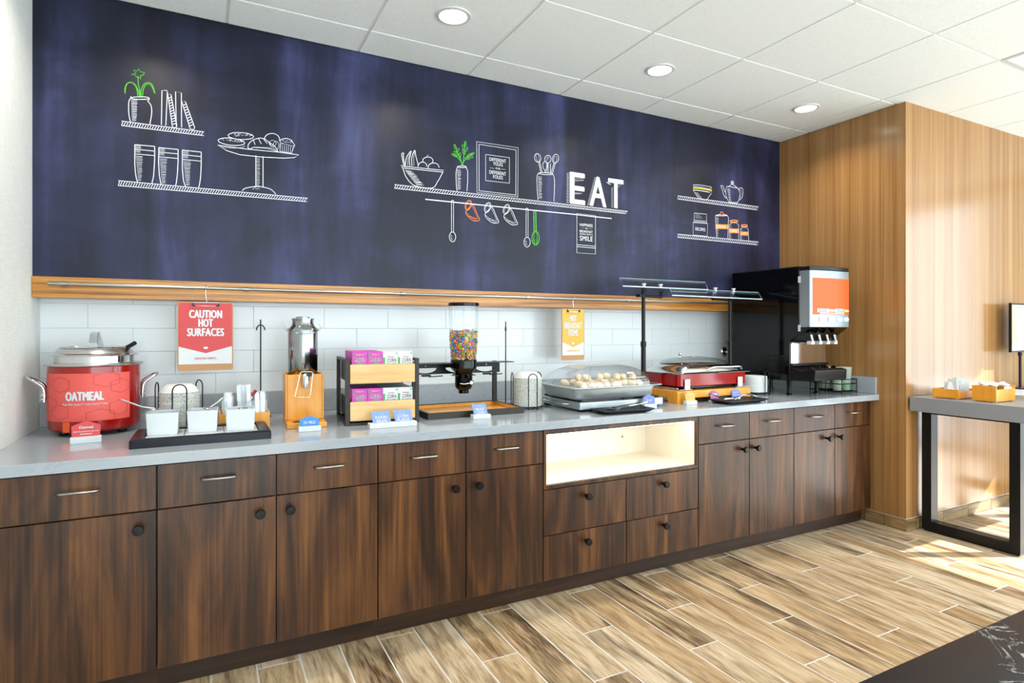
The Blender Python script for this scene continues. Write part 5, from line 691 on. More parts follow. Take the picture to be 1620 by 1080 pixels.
def cereal_box(kind):
    col = 'magenta' if kind == 'raisin' else 'paper'
    body = MB().box(-BWD/2, BWD/2, 0, BDP, 0, BHT)
    me = body.mesh('cereal_box', M[col]); prints = []
    if kind == 'raisin':
        prints = [('Raisin\nBran', .046, .036, 'paper', .002, .089, .07), ('Raisin\nBran', .044, .034, 'ink', .002, .089, .015), ('Kellogg\u2019s', .034, .011, 'pinkp', .002, .118, .02), ('I', .008, .012, 'green', -.026, .117, .4)]
    else:
        prints = [('CORN', .040, .016, 'ink', .006, .092, .015), ('FLAKES', .042, .014, 'ink', .006, .073, .015), ('Kellogg\u2019s', .030, .009, 'redcard', .004, .107, .01), ('I', .008, .03, 'green', -.028, .09, .4)]
    return me, prints, col
_pm = {}
def put_box(kind, x, y, z, show, label, grp):
    if kind not in _pm:
        me, prints, col = cereal_box(kind); L = []
        for k, (s, w, h, c, px, pz, bo) in enumerate(prints):
            vs, fs = text_mesh(s, bo); mb = MB(); mb.add([(px+a*w, -.0004-.0003*k, pz+q*h) for a, q in vs], fs); L.append((mb.mesh('lettering', M[c])))
        L.append(MB().box(.023, .030, -.0008, 0, .119, .126).mesh('corner_print', M['peri'] if kind == 'raisin' else M['teal']))
        _pm[kind] = (me, L)
    me, L = _pm[kind]; o = bpy.data.objects.new('cereal_box', me); COL.objects.link(o)
    ca, sa = math.cos(R(RRZ)), math.sin(R(RRZ)); o.location = (RX+x*ca-y*sa, RY+x*sa+y*ca, ZC+z); o.rotation_euler = (0, 0, R(RRZ+random.uniform(-.4, .4)))
    tag(o, label, 'cereal box', grp)
    if show:
        for q in L:
            c = bpy.data.objects.new(q.name.split('.')[0], q); COL.objects.link(c); c.parent = o
for ti, (z0, y0) in enumerate(((.1905, .0135), (.0285, .0135))):
    tn = ('upper', 'lower')[ti]
    for col_ in range(4):
        kind = 'raisin' if col_ < 2 else 'corn'; nd = 6 if ti == 0 else 6
        for dpt in range(nd):
            side = ('far left', 'inner left', 'inner right', 'far right')[col_]
            if dpt == 0: lab = '%s cereal box at the front of the %s drawer, %s' % ('magenta raisin bran' if kind == 'raisin' else 'white corn flakes', tn, side)
            else: lab = '%s cereal box, %s column, %s row back, in the %s drawer' % ('magenta' if kind == 'raisin' else 'white', side, ('', 'second', 'third', 'fourth', 'fifth', 'rearmost')[dpt], tn)
            put_box(kind, .062+col_*.0672+.001, y0+dpt*(BDP+.0012), z0+(0 if ti == 0 else 0), dpt == 0, lab, 'cereal boxes in the two-tier rack')
table_sign(1.352, -.690, -2, .205, 'blue_card', [[('RAISIN\nBRAN', .62, .56, .36), ('KELLOGG\u2019S', .34, .08, .76)], [('CORN\nFLAKES', .66, .56, .36), ('KELLOGG\u2019S', .36, .08, .76)]], 'double blue sign for raisin bran and corn flakes below the cereal rack', shape='para', tilt=30, bh=.021, ch=.058, cw=.082, bd=.045, n=2)
# ------------------------------------------------------------------ cereal dispenser
ds = thing('cereal_dispenser', 'tall clear cereal dispenser on a dark frame with orange drip tray', 'dispenser', (1.55, -.582, ZC))
TW, TD = .51, .335
m = MB(); m.box(0, TW, 0, .016, 0, .03).box(0, TW, TD-.016, TD, 0, .03).box(0, .016, .016, TD-.016, 0, .03).box(TW-.016, TW, .016, TD-.016, 0, .03); m.build('tray_frame', M['bronze'], ds, bevel=.001)
MB().box(.016, TW-.016, .016, TD-.016, .002, .012).build('tray_bottom', M['amber'], ds)
m = MB(); m.box(.0162, TW-.0162, TD-.024, TD-.0162, .012, .028).box(TW-.024, TW-.0162, .0162, TD-.024, .012, .028).box(.0162, .024, .0162, TD-.024, .012, .028); m.build('tray_lip', M['amber'], ds)
for x in (.02, TW-.036): MB().box(x, x+.022, TD-.05, TD-.03, .0305, .252).build('post', M['bronze'], ds, bevel=.001)
YR = TD-.05
pl = [(.0, .190), (TW, .190), (TW, .246), (0, .246)]
m = MB()
def arcpts(c, r, z, a0, a1, n=10): return [(c+r*math.cos(R(a0+(a1-a0)*i/n)), z+r*.42*math.sin(R(a0+(a1-a0)*i/n))) for i in range(n+1)]
for a, b_ in ((.0, .17), (.17, .345), (.345, .51)):
    c = (a+b_)/2; hw = .062
    m.box(a, b_, YR-.004, YR, .222, .246); m.box(a, c-hw, YR-.004, YR, .190, .222); m.box(c+hw, b_, YR-.004, YR, .190, .222)
    P = arcpts(c, hw, .222, 180, 360); m.prism([(c-hw, .190)]+P+[(c+hw, .190)], 'y', YR-.004, YR)
m.build('rail_plate', M['black_metal'], ds)
m = MB(); m.box(-.005, TW+.04, YR-.10, YR, .2465, .25); m.build('top_plate', M['black_metal'], ds)
for c in (.085, .2575, .4275):
    MB().ell((c, YR-.006, .234), .006, .004, .006, 10, 6).build('screw', M['chrome'], ds, 60)
    MB().box(c-.022, c+.022, YR-.03, YR-.004, .180, .1895).build('clip', M['black_metal'], ds, bevel=.002); MB().tube([(c+.01, YR-.03, .179), (c+.085, YR-.03, .182)], .0025, 8).build('lever_rod', M['black_metal'], ds, 60)
HX, HY = .256, .182
MB().lathe([(.064, .268), (.071, .35), (.0755, .54)], 48, (HX, HY, 0), caps=False).build('hopper', M['clear'], ds, 60)
MB().lathe([(.0001, .556), (.076, .556), (.079, .553), (.079, .541), (.076, .538), (.0001, .538)], 48, (HX, HY, 0), caps=False).build('hopper_lid', M['gloss_black'], ds, 40)
MB().lathe([(.0001, .268), (.066, .268), (.068, .262), (.067, .225), (.058, .216), (.048, .206), (.0445, .19), (.0445, .132), (.036, .118), (.026, .112), (.026, .096), (.0001, .096)], 40, (HX, HY, 0), caps=False).build('portion_valve', M['gloss_black'], ds, 35)
MB().box(HX-.06, HX+.058, HY-.02, HY+.02, .186, .190).build('valve_flange', M['gloss_black'], ds, bevel=.001)
k = MB().ell((HX+.018, HY-.046, .155), .018, .012, .018, 14, 8).build('valve_knob', M['gloss_black'], ds, 60)
MB().tube([(HX+.018, HY-.058, .152), (HX-.02, HY-.060, .148), (HX-.042, HY-.054, .151)], .0028, 8, sub=3).lathe([(.009, 0), (.009, .004)], 14, (HX+.018, HY-.056, .153), ax='y').tube([(HX+.018, HY-.05, .155), (HX+.03, HY-.05, .17), (HX+.044, HY-.05, .172)], .003, 8).build('crank', M['chrome'], ds, 60)
# loops of cereal inside the hopper
loops = MB(); lm = []
for c in ('#f0c62a', '#f0883a', '#3f97c8', '#6cba46', '#e8636a', '#9a6aaa'): lm.append(mat('cereal_loop', c, .7))
def torus(mb, c, R_, r_, rot, mi, n=9, k=5):
    q = rot; vs = []
    for i in range(n):
        a = 2*pi*i/n
        for j in range(k):
            b_ = 2*pi*j/k; p = q @ Vector(((R_+r_*math.cos(b_))*math.cos(a), (R_+r_*math.cos(b_))*math.sin(a), r_*math.sin(b_))); vs.append((c[0]+p.x, c[1]+p.y, c[2]+p.z))
    fs = [(i*k+j, ((i+1) % n)*k+j, ((i+1) % n)*k+(j+1) % k, i*k+(j+1) % k) for i in range(n) for j in range(k)]
    mb.add(vs, fs, mi)
rr = random.Random(5); cnt = 0
for lay in range(14):
    z = .276+lay*.0098; rad = .064+.0072*(z-.268)/.09*1.0
    rad = min(.0645+(z-.268)*.085, .074)-.007
    for ringi, npt in ((1.0, 21), (.74, 15), (.48, 9), (.2, 4)):
        if lay < 12 and ringi < .7: continue
        for i in range(npt):
            a = 2*pi*(i+rr.random()*.8)/npt; zz = z+rr.uniform(-.004, .004)+(.010*math.sin(3*a+1) if lay > 10 else 0)
            e = Matrix.Rotation(rr.uniform(0, pi), 3, 'X') @ Matrix.Rotation(rr.uniform(0, pi), 3, 'Y')
            torus(loops, (HX+rad*ringi*math.cos(a), HY+rad*ringi*math.sin(a), zz), 0.0062, .0028, e, rr.randrange(6)); cnt += 1
lo = loops.build('cereal_loops', lm, ds, 80); lo['kind'] = 'stuff'
table_sign(1.790, -.645, -2, .09, 'blue_card', [('FROOT\nLOOPS', .6, .56, .36), ('KELLOGG\u2019S', .36, .09, .78)], 'blue sign reading FROOT LOOPS before the cereal dispenser tray', shape='para', tilt=30, bh=.02, ch=.058, cw=.074, bd=.04)
# ------------------------------------------------------------------ egg warmer
ew = thing('food_warmer', 'steel warming plate with pan of eggs under a clear dome', 'food warmer', (2.315, -.700, ZC))
WX, WD_ = .545, .40
MB().box(0, WX, 0, WD_, .012, .050).build('warmer_base', M['pansteel'], ew, bevel=.003)
MB().box(.02, WX-.02, .015, WD_-.015, .050, .061).build('hot_plate', M['gloss_black'], ew, bevel=.002)
for x in (.03, WX-.03):
    for y in (.03, WD_-.03): MB().box(x-.014, x+.014, y-.014, y+.014, 0, .012).build('foot', M['black'], ew)
for s, xx in ((-1, 0), (1, WX)):
    MB().tube([(xx, .10, .034), (xx+s*.028, .11, .034), (xx+s*.034, .15, .034), (xx+s*.034, .27, .034), (xx+s*.028, .31, .034), (xx, .32, .034)], .0055, 10, sub=3).build('handle', M['steel'], ew, 60)
PX0, PX1, PY0, PY1 = -.022, .485, -.012, .345
m = MB(); m.loft([ring(PX0+.018, PX1-.018, PY0+.018, PY1-.018, .03, .0615), ring(PX0+.006, PX1-.006, PY0+.006, PY1-.006, .035, .072), ring(PX0, PX1, PY0, PY1, .035, .105), ring(PX0-.003, PX1+.003, PY0-.003, PY1+.003, .036, .118), ring(PX0-.012, PX1+.012, PY0-.012, PY1+.012, .04, .121), ring(PX0+.002, PX1-.002, PY0+.002, PY1-.002, .034, .121), ring(PX0+.004, PX1-.004, PY0+.004, PY1-.004, .034, .1)], True, True); m.build('pan', M['pansteel'], ew, 40)
m = MB(); rg = [ring(PX0-.025, PX1+.04, PY0-.018, PY1+.018, .03, .1225), ring(PX0-.025, PX1+.04, PY0-.018, PY1+.018, .03, .126)]
for i in range(0, 11):
    t_ = i/10*R(88); ix = .165*(1-math.cos(t_)); iy = .135*(1-math.cos(t_)); z = .126+.105*math.sin(t_)
    rg.append(ring(PX0+.002+ix, PX1-.002-ix, PY0+.004+iy, PY1-.004-iy, max(.03, .05-i*.002), z, 6))
rg[:2] = [ring(PX0-.025, PX1+.04, PY0-.018, PY1+.018, .03, q, 6) for q in (.1225, .126)]
m.loft(rg, False, True); m.build('dome', M['dome'], ew, 45)
MB().tube(ring(PX0-.025, PX1+.04, PY0-.018, PY1+.018, .03, .1245, 6), .0022, 6, closed=True).build('dome_flange_edge', M['glassedge'], ew, 60)
MB().tube([(PX0+.085, PY0+.03, .150), (PX0+.10, PY0+.045, .185), (PX0+.135, PY0+.08, .215), (PX0+.17, PY0+.13, .230)], .0012, 6, sub=3).tube([(PX1-.085, PY0+.03, .150), (PX1-.10, PY0+.045, .185), (PX1-.135, PY0+.08, .215), (PX1-.17, PY0+.13, .230)], .0012, 6, sub=3).build('dome_hinge_line', M['satin'], ew, 60)
EGGM = MB().ell((0, 0, 0), .0195, .0195, .0275, 16, 10).mesh('egg', M['egg'], 80)
for v in EGGM.vertices: 
    if v.co.z > 0: v.co.z *= 1.12
rr = random.Random(3)
eggs = []
for r_ in range(3):
    for i in range(8): eggs.append((.055+i*.052+rr.uniform(-.006, .006)+(.02 if r_ % 2 else 0), .045+r_*.085+rr.uniform(-.012, .012), .128+rr.uniform(-.004, .004)))
for i in range(7): eggs.append((.085+i*.053+rr.uniform(-.01, .01), .085+rr.uniform(-.01, .07), .163+rr.uniform(-.002, .004)))
for x, y, z in eggs:
    o = bpy.data.objects.new('egg', EGGM); COL.objects.link(o); o.location = (2.315+x, -.700+y, ZC+z); o.rotation_euler = (rr.uniform(1.1, 2.0), rr.uniform(-.5, .5), rr.uniform(0, 6.28))
    tag(o, 'boiled egg lying in the steel pan under the clear dome', 'egg', 'boiled eggs under the dome')
# ------------------------------------------------------------------ black serving plates with tongs
def plate(x, y, rz, w, d, label):
    t = thing('serving_plate', label, 'plate', (x, y, ZC), rz, 'black rectangular plates at the counter edge')
    m = MB(); a, b_ = w/2, d/2
    def rr_(s, z, lift=0): return [(px, py, z+lift*(abs(px)/a)**3) for px, py in rrect(-a*s[0], a*s[0], -b_*s[1], b_*s[1], .008, 3)]
    m.loft([rr_((.72, .62), 0), rr_((.8, .72), .003), rr_((1, 1), .012, .006), rr_((1, 1), .015, .006), rr_((.78, .70), .006), rr_((.5, .5), .0045)], True, True)
    m.build('plate_body', M['navy'], t, 40); return t
plate(2.515, -.788, -3, .31, .138, 'black rectangular plate with tongs in front of the egg warmer')
tg = thing('tongs', 'steel serving tongs lying on the black plate by the eggs', 'tongs', (2.53, -.788, ZC+.014), 5)
m = MB()
for s in (-1, 1):
    m.loft([[(x, y*s+dy, z) for dy, z in ((-wd, zz), (wd, zz), (wd, zz+.003), (-wd, zz+.003))] for x, y, wd, zz in ((-.105, .018, .022, .004), (-.085, .018, .024, .004), (-.05, .014, .009, .012), (.02, .012, .007, .018), (.10, .010, .007, .024), (.135, .004, .007, .026))])
m.build('tong_arms', M['chrome'], tg, 50); MB().box(.125, .150, -.012, .012, .024, .034).build('tong_spring', M['chrome'], tg, bevel=.003)
MB().ell((-.10, 0, .008), .026, .030, .006, 14, 6).build('tong_scoop', M['black'], tg, 60)
table_sign(2.735, -.735, -10, .075, 'peri', [('Breads', .45, .2, .45)], 'periwinkle hexagon sign reading Breads beside the plate with tongs', bh=.024, ch=.058, cw=.07)
plate(3.37, -.765, 2, .33, .16, 'black rectangular plate with serving spoons in front of the red chafer')
for nm, x, y, rz, mt, lab in (('serving_spoon', 3.40, -.770, 12, 'chrome', 'polished serving spoon arching over the right black plate'), ('spatula', 3.262, -.745, -20, 'black', 'black slanted spatula on the right black plate')):
    t = thing(nm, lab, 'utensil', (x, y, ZC+.016), rz)
    if mt == 'chrome':
        MB().tube([(-.07, 0, .006), (-.04, 0, .016), (0, 0, .028), (.05, 0, .03), (.1, 0, .018), (.14, -.005, .008)], .0045, 10, sub=3).build('handle', M[mt], t, 60); MB().ell((-.085, 0, .008), .028, .02, .006, 14, 6).build('bowl', M[mt], t, 60)
    else:
        MB().loft([[(x_, y_, z_) for y_, z_ in ((-w_, zz), (w_, zz), (w_, zz+.003), (-w_, zz+.003))] for x_, w_, zz in ((-.075, .016, .038), (-.055, .018, .032), (-.01, .012, .012), (.01, .005, .006))]).build('blade', M[mt], t, 50); MB().tube([(.005, 0, .006), (.10, -.01, .010)], .005, 8).build('handle', M['chrome'], t, 60)
# ------------------------------------------------------------------ red chafing dish on wooden riser
rs = thing('wooden_riser', 'orange wooden riser with notched feet under the red chafer', 'riser', (3.0, -.662, ZC))
W_, D_ = .585, .385
m = MB()
m.prism([(0, 0), (.055, 0), (.065, .022), (.085, .03), (W_-.085, .03), (W_-.065, .022), (W_-.055, 0), (W_, 0), (W_, .07), (0, .07)], 'y', 0, .012); m.build('front_board', M['amber'], rs, bevel=.0015)
m = MB(); m.prism([(0, 0), (.055, 0), (.065, .022), (.085, .03), (W_-.085, .03), (W_-.065, .022), (W_-.055, 0), (W_, 0), (W_, .07), (0, .07)], 'y', D_-.012, D_); m.build('back_board', M['amber'], rs, bevel=.0015)
for x in (0, W_-.012):
    m = MB(); m.prism([(.0125, 0), (.075, 0), (.09, .03), (D_-.09, .03), (D_-.075, 0), (D_-.0125, 0), (D_-.0125, .07), (.0125, .07)], 'x', x, x+.012); m.build('side_board', M['amber'], rs, bevel=.0015)
MB().box(.0125, W_-.0125, .0125, D_-.0125, .055, .068).build('top_board', M['amber'], rs)
ch = thing('chafing_dish', 'red chafing dish with glass-topped steel lid on the wooden riser', 'chafing dish', (3.055, -.612, ZC+.0702))
CW, CD = .56, .33
m = MB(); m.loft([ring(.012, CW-.012, .012, CD-.012, .02, .016), ring(.002, CW-.002, .002, CD-.002, .024, .022), ring(0, CW, 0, CD, .024, .092)], True, True); m.build('red_body', M['red'], ch, 40)
MB().box(.02, CW-.02, .02, CD-.02, .004, .0155).build('heater', M['gloss_black'], ch)
for x in (-.003, CW-.10): MB().box(x, x+.103, -.008, .05, .0, .004).box(x+(.045 if x < .1 else .012), x+(.085 if x < .1 else .052), -.008, -.0045, .004, .062).build('corner_bracket', M['steel'], ch, bevel=.001)
MB().box(-.008, -.004, .0, CD, 0, .014).build('side_rail', M['steel'], ch)
m = MB(); m.loft([ring(-.015, CW+.02, -.016, CD+.012, .026, .0925, 5), ring(-.017, CW+.022, -.018, CD+.014, .026, .0965, 5), ring(-.012, CW+.017, -.012, CD+.01, .026, .099, 5), ring(.02, CW-.015, .010, CD-.012, .04, .101, 5), ring(.035, CW-.03, .016, CD-.02, .05, .118, 5), ring(.055, CW-.05, .03, CD-.03, .06, .132, 5), ring(.075, CW-.07, .05, CD-.045, .06, .139, 5)], False, False); m.build('lid', M['chrome'], ch, 50)
m = MB(); rg = []
for i in range(7):
    t_ = i/6*R(86); ix = .17*(1-math.cos(t_)); rg.append(ring(.075+ix, CW-.07-ix, .05+ix*.62, CD-.045-ix*.62, .055, .139+.044*math.sin(t_), 5))
m.loft(rg, False, True); m.build('lid_window', M['glass'], ch, 60)
MB().lathe([(.004, 0), (.004, .012), (.010, .016), (.012, .022), (.009, .03), (.0001, .032)], 16, (.19, .19, .177), caps=False).build('lid_knob', M['chrome'], ch, 40)
hn = MB().tube([(.20, -.018, .112), (.23, -.03, .126), (.25, -.036, .129), (.46, -.036, .129), (.475, -.03, .126), (.49, -.018, .112)], .0062, 10).build('lid_handle', M['chrome'], ch, 60)
MB().prism([(.008, .094), (.014, .128), (.040, .138), (.043, .128), (.028, .1)], 'y', -.02, -.006).build('hinge_cap', M['steel'], ch, bevel=.002)
table_sign(3.055, -.705, -4, .075, 'yellow', [('Scrambled', .66, .17, .60), ('Egg', .3, .16, .36)], 'yellow hexagon sign reading Scrambled Egg in front of the riser', bh=.022, ch=.058, cw=.068)
table_sign(3.272, -.678, -3, .07, 'plum', [((9,), .62, .13, .60)], 'plum hexagon sign standing behind the right black plate', bh=.012, ch=.06, cw=.066)
table_sign(3.452, -.676, -3, .075, 'peri', [('Southern', .6, .17, .62), ('Country Gravy', .82, .15, .38)], 'periwinkle hexagon sign at the right end of the riser', bh=.012, ch=.064, cw=.072)
cd = MB().tube([(3.588, -.58, ZC+.055), (3.612, -.60, ZC+.052), (3.625, -.62, ZC+.03), (3.61, -.63, ZC+.007), (3.60, -.58, ZC+.0045), (3.62, -.3, ZC+.0045), (3.62, -.05, ZC+.0045)], .0042, 8, sub=5).build('power_cord', M['black'], None, 60); tag(cd, 'black power cord curling behind the wooden riser', 'cord')
# wall knob
wk = thing('wall_knob', 'round chrome knob on the white tile wall by the drink machine', 'knob', (4.072, -.0045, 1.101))
MB().lathe([(.036, 0), (.037, .004), (.03, .014), (.02, .018)], 32, ax='y').build('rosette', M['chrome'], wk, 40); MB().lathe([(.010, .016), (.010, .036), (.014, .04), (.012, .046), (.0001, .047)], 20, ax='y', caps=False).build('stem', M['chrome'], wk, 40)
# ------------------------------------------------------------------ sneeze guard
sg = thing('sneeze_guard', 'glass sneeze guard on two slim black posts over the hot food', 'sneeze guard', (0, 0, 0))
for x, z1 in ((2.975, 1.527), (3.700, 1.455)):
    MB().lathe([(.035, 0), (.035, .004), (.016, .006)], 20, (x, -.40, ZC)).build('post_base', M['black_metal'], sg, 40)
    p = MB().tube([(x, -.40, ZC+.004), (x, -.40, 1.18)], .0145, 14).tube([(x, -.40, 1.17), (x, -.40, z1)], .0115, 14).build('post', M['black_metal'], sg, 60)
    MB().lathe([(.0165, -.016), (.0175, -.012), (.0175, .012), (.0165, .016)], 16, (x, -.40, 1.178)).build('collar', M['black_metal'], p, 40)
MB().tube([(2.94, -.40, 1.468), (3.115, -.40, 1.464)], .009, 10).tube([(3.115, -.40, 1.458), (3.115, -.40, 1.525)], .0095, 10).tube([(2.942, -.42, 1.468), (2.942, -.38, 1.468)], .010, 10).build('arm', M['black_metal'], sg, 60)
MB().tube([(3.54, -.40, 1.463), (3.72, -.40, 1.461)], .009, 10).build('arm', M['black_metal'], sg, 60)
def pane(q, nm):
    Q = [Vector(p) for p in q]; n = (Q[1]-Q[0]).cross(Q[3]-Q[0]).normalized()*.003
    g = MB(); g.loft([[tuple(p-n) for p in Q], [tuple(p+n) for p in Q]]); o = g.build('glass_panel', M['glass'], sg)
    MB().tube([tuple(p) for p in Q], .0036, 6, closed=True).build('panel_edge', M['glassedge'], o, 60)
pane([(2.742, -.50, 1.512), (3.40, -.50, 1.512), (3.562, -.32, 1.576), (2.858, -.32, 1.576)], 'a')
pane([(2.985, -.635, 1.459), (3.72, -.635, 1.454), (3.895, -.46, 1.511), (3.13, -.46, 1.511)], 'b')
for x, y, z in ((2.895, -.50, 1.513), (3.02, -.50, 1.513), (3.50, -.465, 1.511), (3.66, -.465, 1.511)): MB().lathe([(.011, -.004), (.011, .004), (.006, .005), (.006, .011), (.012, .012), (.012, .02)], 14, (x, y, z)).build('clamp', M['white'], sg, 40)
for x, y, z, px in ((2.895, -.50, 1.512, 2.975), (3.02, -.50, 1.512, 3.115), (3.50, -.465, 1.508, 3.55), (3.66, -.465, 1.508, 3.70)): MB().tube([(px, -.40, 1.50 if px < 3.3 else 1.458), (x, y, z-.004)], .006, 8).build('clamp_arm', M['black_metal'], sg, 60)
# ------------------------------------------------------------------ clipboards hanging from the rod
def clipboard(x0, x1, z0, z1, pz0, cz, cz2, col, lines, small, label, rz=0):
    w = x1-x0; xc = (x0+x1)/2; t = thing('clipboard', label, 'clipboard', (xc, YB-.052, 0), rz, 'clipboards hung from the rod')
    m = MB(); m.prism(rrect(-w/2, w/2, z0, z1, .009, 4), 'y', .0, .004); m.build('backing_board', M['board_brown'], t)
    px = w/2-.005; pp = MB(); pp.box(-px, px, -.001, 0, pz0, z1-.005); pa_ = pp.build('sheet', M['paper'], t)
    m = MB(); m.prism([(-px, z1-.005), (-px, cz), (0, cz2), (px, cz), (px, z1-.005)], 'y', -.0016, -.001); m.build('color_field', M[col], pa_)
    m = MB(); m.prism([(-.010, cz2+.024), (-.006, cz2+.029), (.006, cz2+.029), (.010, cz2+.024), (.006, cz2+.019), (-.006, cz2+.019)], 'y', -.0021, -.0016); m.build('badge', M['white'], pa_)
    for s, lw, lh, lz in lines: text(s, lw, lh, M['white'], pa_, lambda a, b, lz=lz: (a, -.0022, lz+b), .03 if w > .2 else .018)
    if isinstance(small[0], tuple): marks(small[0], small[1], small[2], M[col], pa_, lambda a, b: (a, -.0016, small[3]+b))
    else: text(small[0], small[1], small[2], M[col], pa_, lambda a, b: (a, -.0016, small[3]+b), .01)
    c = MB(); cw = .052 if w > .2 else .043; zt = z1
    c.tube([(-cw, -.004, zt-.003), (cw, -.004, zt-.003)], .0022, 8).tube([(-cw, -.006, zt-.003), (-cw, -.006, zt-.018), (cw, -.006, zt-.019), (cw, -.006, zt-.003)], .0014, 8); c.build('clip', M['chrome'], t, 60)
    c = MB(); c.box(-cw-.003, -cw+.010, -.009, -.003, zt-.02, zt-.014).box(-cw-.003, -cw+.002, -.009, -.003, zt-.014, zt-.006).box(cw-.010, cw+.003, -.009, -.003, zt-.02, zt-.014).box(cw-.002, cw+.003, -.009, -.003, zt-.014, zt-.006); c.build('clip_corner', M['black'], t)
    MB().tube([(.002, -.003, 1.445), (.004, -.012, 1.458), (.002, -.002, 1.467), (0, .006, 1.459), (.0, 0, 1.448), (-.001, 0, 1.43), (.003, -.002, zt+.004), (0, -.004, zt)], .0018, 8, sub=3).build('hook', M['chrome'], t, 60)
    return t
clipboard(.523, .748, 1.079, 1.389, 1.108, 1.188, 1.157, 'redcard', [('CAUTION', .134, .037, 1.334), ('HOT', .060, .037, 1.294), ('SURFACES', .150, .037, 1.252)], ('PLEASE BE CAREFUL', .088, .009, 1.134), 'brown clipboard with red CAUTION HOT SURFACES sheet on the rod')
clipboard(2.538, 2.702, 1.080, 1.391, 1.110, 1.190, 1.158, 'yellow', [('HOT', .046, .038, 1.334), ('BREAKFAST', .130, .038, 1.290), ('ITEMS', .068, .038, 1.246)], ((2, 1.6, 1.8, 1.5, 2, 2.6), .088, .007, 1.137), 'narrow brown clipboard with yellow HOT BREAKFAST ITEMS sheet')
# ------------------------------------------------------------------ beverage machine
bv = thing('drink_machine', 'black countertop juice machine with orange front and four taps', 'drink machine', (3.95, 0, ZC))
BW = .37
m = MB(); m.prism([(-.19, .09), (-.654, .092), (-.654, .345), (-.722, .390), (-.722, .812), (-.19, .812)], 'x', 0, BW); m.build('body', M['gloss_black'], bv, bevel=.004)
MB().box(.0, BW, -.725, -.19, .8125, .820).build('top_panel', M['black'], bv, bevel=.003)
pl = [(0, -.724), (.0, -.795), (.012, -.806), (.19, -.828), (BW-.02, -.82), (BW, -.80), (BW, -.724)]
def door(z0, z1, off=0, dz=None): 
    return MB().loft([[(x-(off if x < .1 else -off)*0, y, z) for x, y in pl] for z in (z0, z1)])
dr_ = door(.436, .79).build('door', M['doorsteel'], bv, bevel=.003)
MB().loft([[(x, y, .7905) for x, y in pl], [(x, y, .815) for x, y in pl]]).build('door_cap', M['black'], bv, bevel=.003)
m = MB(); m.add([(0, -.724, .392), (BW, -.724, .392), (0, -.724, .4355), (BW, -.724, .4355), (0, -.80, .4355), (.19, -.826, .4355), (BW, -.80, .4355), (.0, -.735, .385), (BW, -.735, .385)], [(0, 7, 4, 2), (7, 8, 6, 5, 4), (1, 3, 6, 8), (0, 1, 8, 7), (2, 4, 5, 6, 3)]); m.build('underside', M['gloss_black'], bv)
fr = [(.014, -.8072), (.05, -.8130), (.10, -.8190), (.19, -.8292), (.27, -.8256), (BW-.022, -.8214), (BW-.003, -.8052)]
def skin(z0, z1, o=0, sel=fr): return MB().loft([[(x, y-o, z) for x, y in sel] for z in (z0, z1)], False, False, closed=False)
skin(.515, .742, .0006).build('orange_panel', M['orangefront'], dr_, 60)
def interp(x):
    for (a, b), (c, d) in zip(fr, fr[1:]):
        if a <= x <= c: return b+(d-b)*(x-a)/(c-a)
    return fr[-1][1]
def patch(x0, x1, z0, z1, mt, o=.0012, nm='flavor_label', par=dr_): 
    xs_ = [x0+(x1-x0)*i/4 for i in range(5)]; MB().loft([[(x, interp(x)-o, z) for x in xs_] for z in (z0, z1)], False, False, closed=False).build(nm, M[mt], par)
patch(.05, BW-.004, .528, .552, 'paper'); 
for x, c, s in ((.062, 'teal', 0), (.145, 'pinkp', 0), (.222, 'teal', 0), (.292, 'yellow', 0)):
    patch(x, x+.062, .531, .549, c, .0018); marks((3, 4), .046, .006, M['white'], dr_, lambda a, b, x=x: (x+.031+a, interp(x+.031+a)-.0026, .540+b))
patch(.07, BW-.07, .517, .527, 'pinkp', .0014, 'price_strip')
for k, x in enumerate((.065, .140, .215, .290)):
    patch(x, x+.068, .472, .500, 'glassedge', .001, 'push_button'); patch(x+.012, x+.056, .479, .492, 'white', .0022, 'button_oval')
for z in (.735, .43): MB().box(-.004, 0, -.735, -.718, z-.02, z+.02).build('hinge', M['white'], bv, bevel=.001)
MB().box(.012, BW-.012, -.6575, -.6542, .205, .338).build('splash_plate', M['chrome'], bv)
MB().box(.006, BW-.006, -.672, -.6545, .190, .204).build('splash_ledge', M['black'], bv)
m = MB(); m.prism([(-.655, .096), (-.80, .100), (-.832, .108), (-.836, .170), (-.80, .178), (-.735, .160), (-.655, .188)], 'x', .0, BW-.06); m.build('drip_tray', M['black'], bv, bevel=.006)
for k, x in enumerate((.055, .130, .205, .280)):
    n_ = MB().lathe([(.012, .04), (.012, .062), (.014, .064), (.014, .085)], 14, (x, -.765, .305)).build('tap', M['navy'], bv, 40)
    MB().box(x-.016, x+.016, -.782, -.748, .328, .350).build('nozzle', M['white'], n_, bevel=.003)
    MB().loft([[(x+dx+a, y, z) for a in (-.006, .006) for z_ in (0,)] + [(x+dx+a, y-.006, z) for a in (.006, -.006)] for dx, y, z in ((-.012, -.785, .345), (-.03, -.792, .365), (-.034, -.788, .39))]).build('lever', M['white'], n_)
    MB().prism([(-.79, .165), (-.74, .163), (-.755, .190), (-.77, .192)], 'x', x-.006, x+.006).build('cup_guide', M['black'], bv, bevel=.002)
for i in range(12): MB().box(-.0025, .0005, -.625, -.49, .122+i*.0115, .128+i*.0115).build('vent_louver', M['black'], bv)
for x, y in ((.022, -.635), (BW-.075, -.635), (.03, -.24), (BW-.03, -.24)): MB().lathe([(.019, 0), (.019, .006), (.013, .012), (.014, .06), (.017, .092)], 16, (x, y, 0)).build('leg', M['gloss_black'], bv, 40)
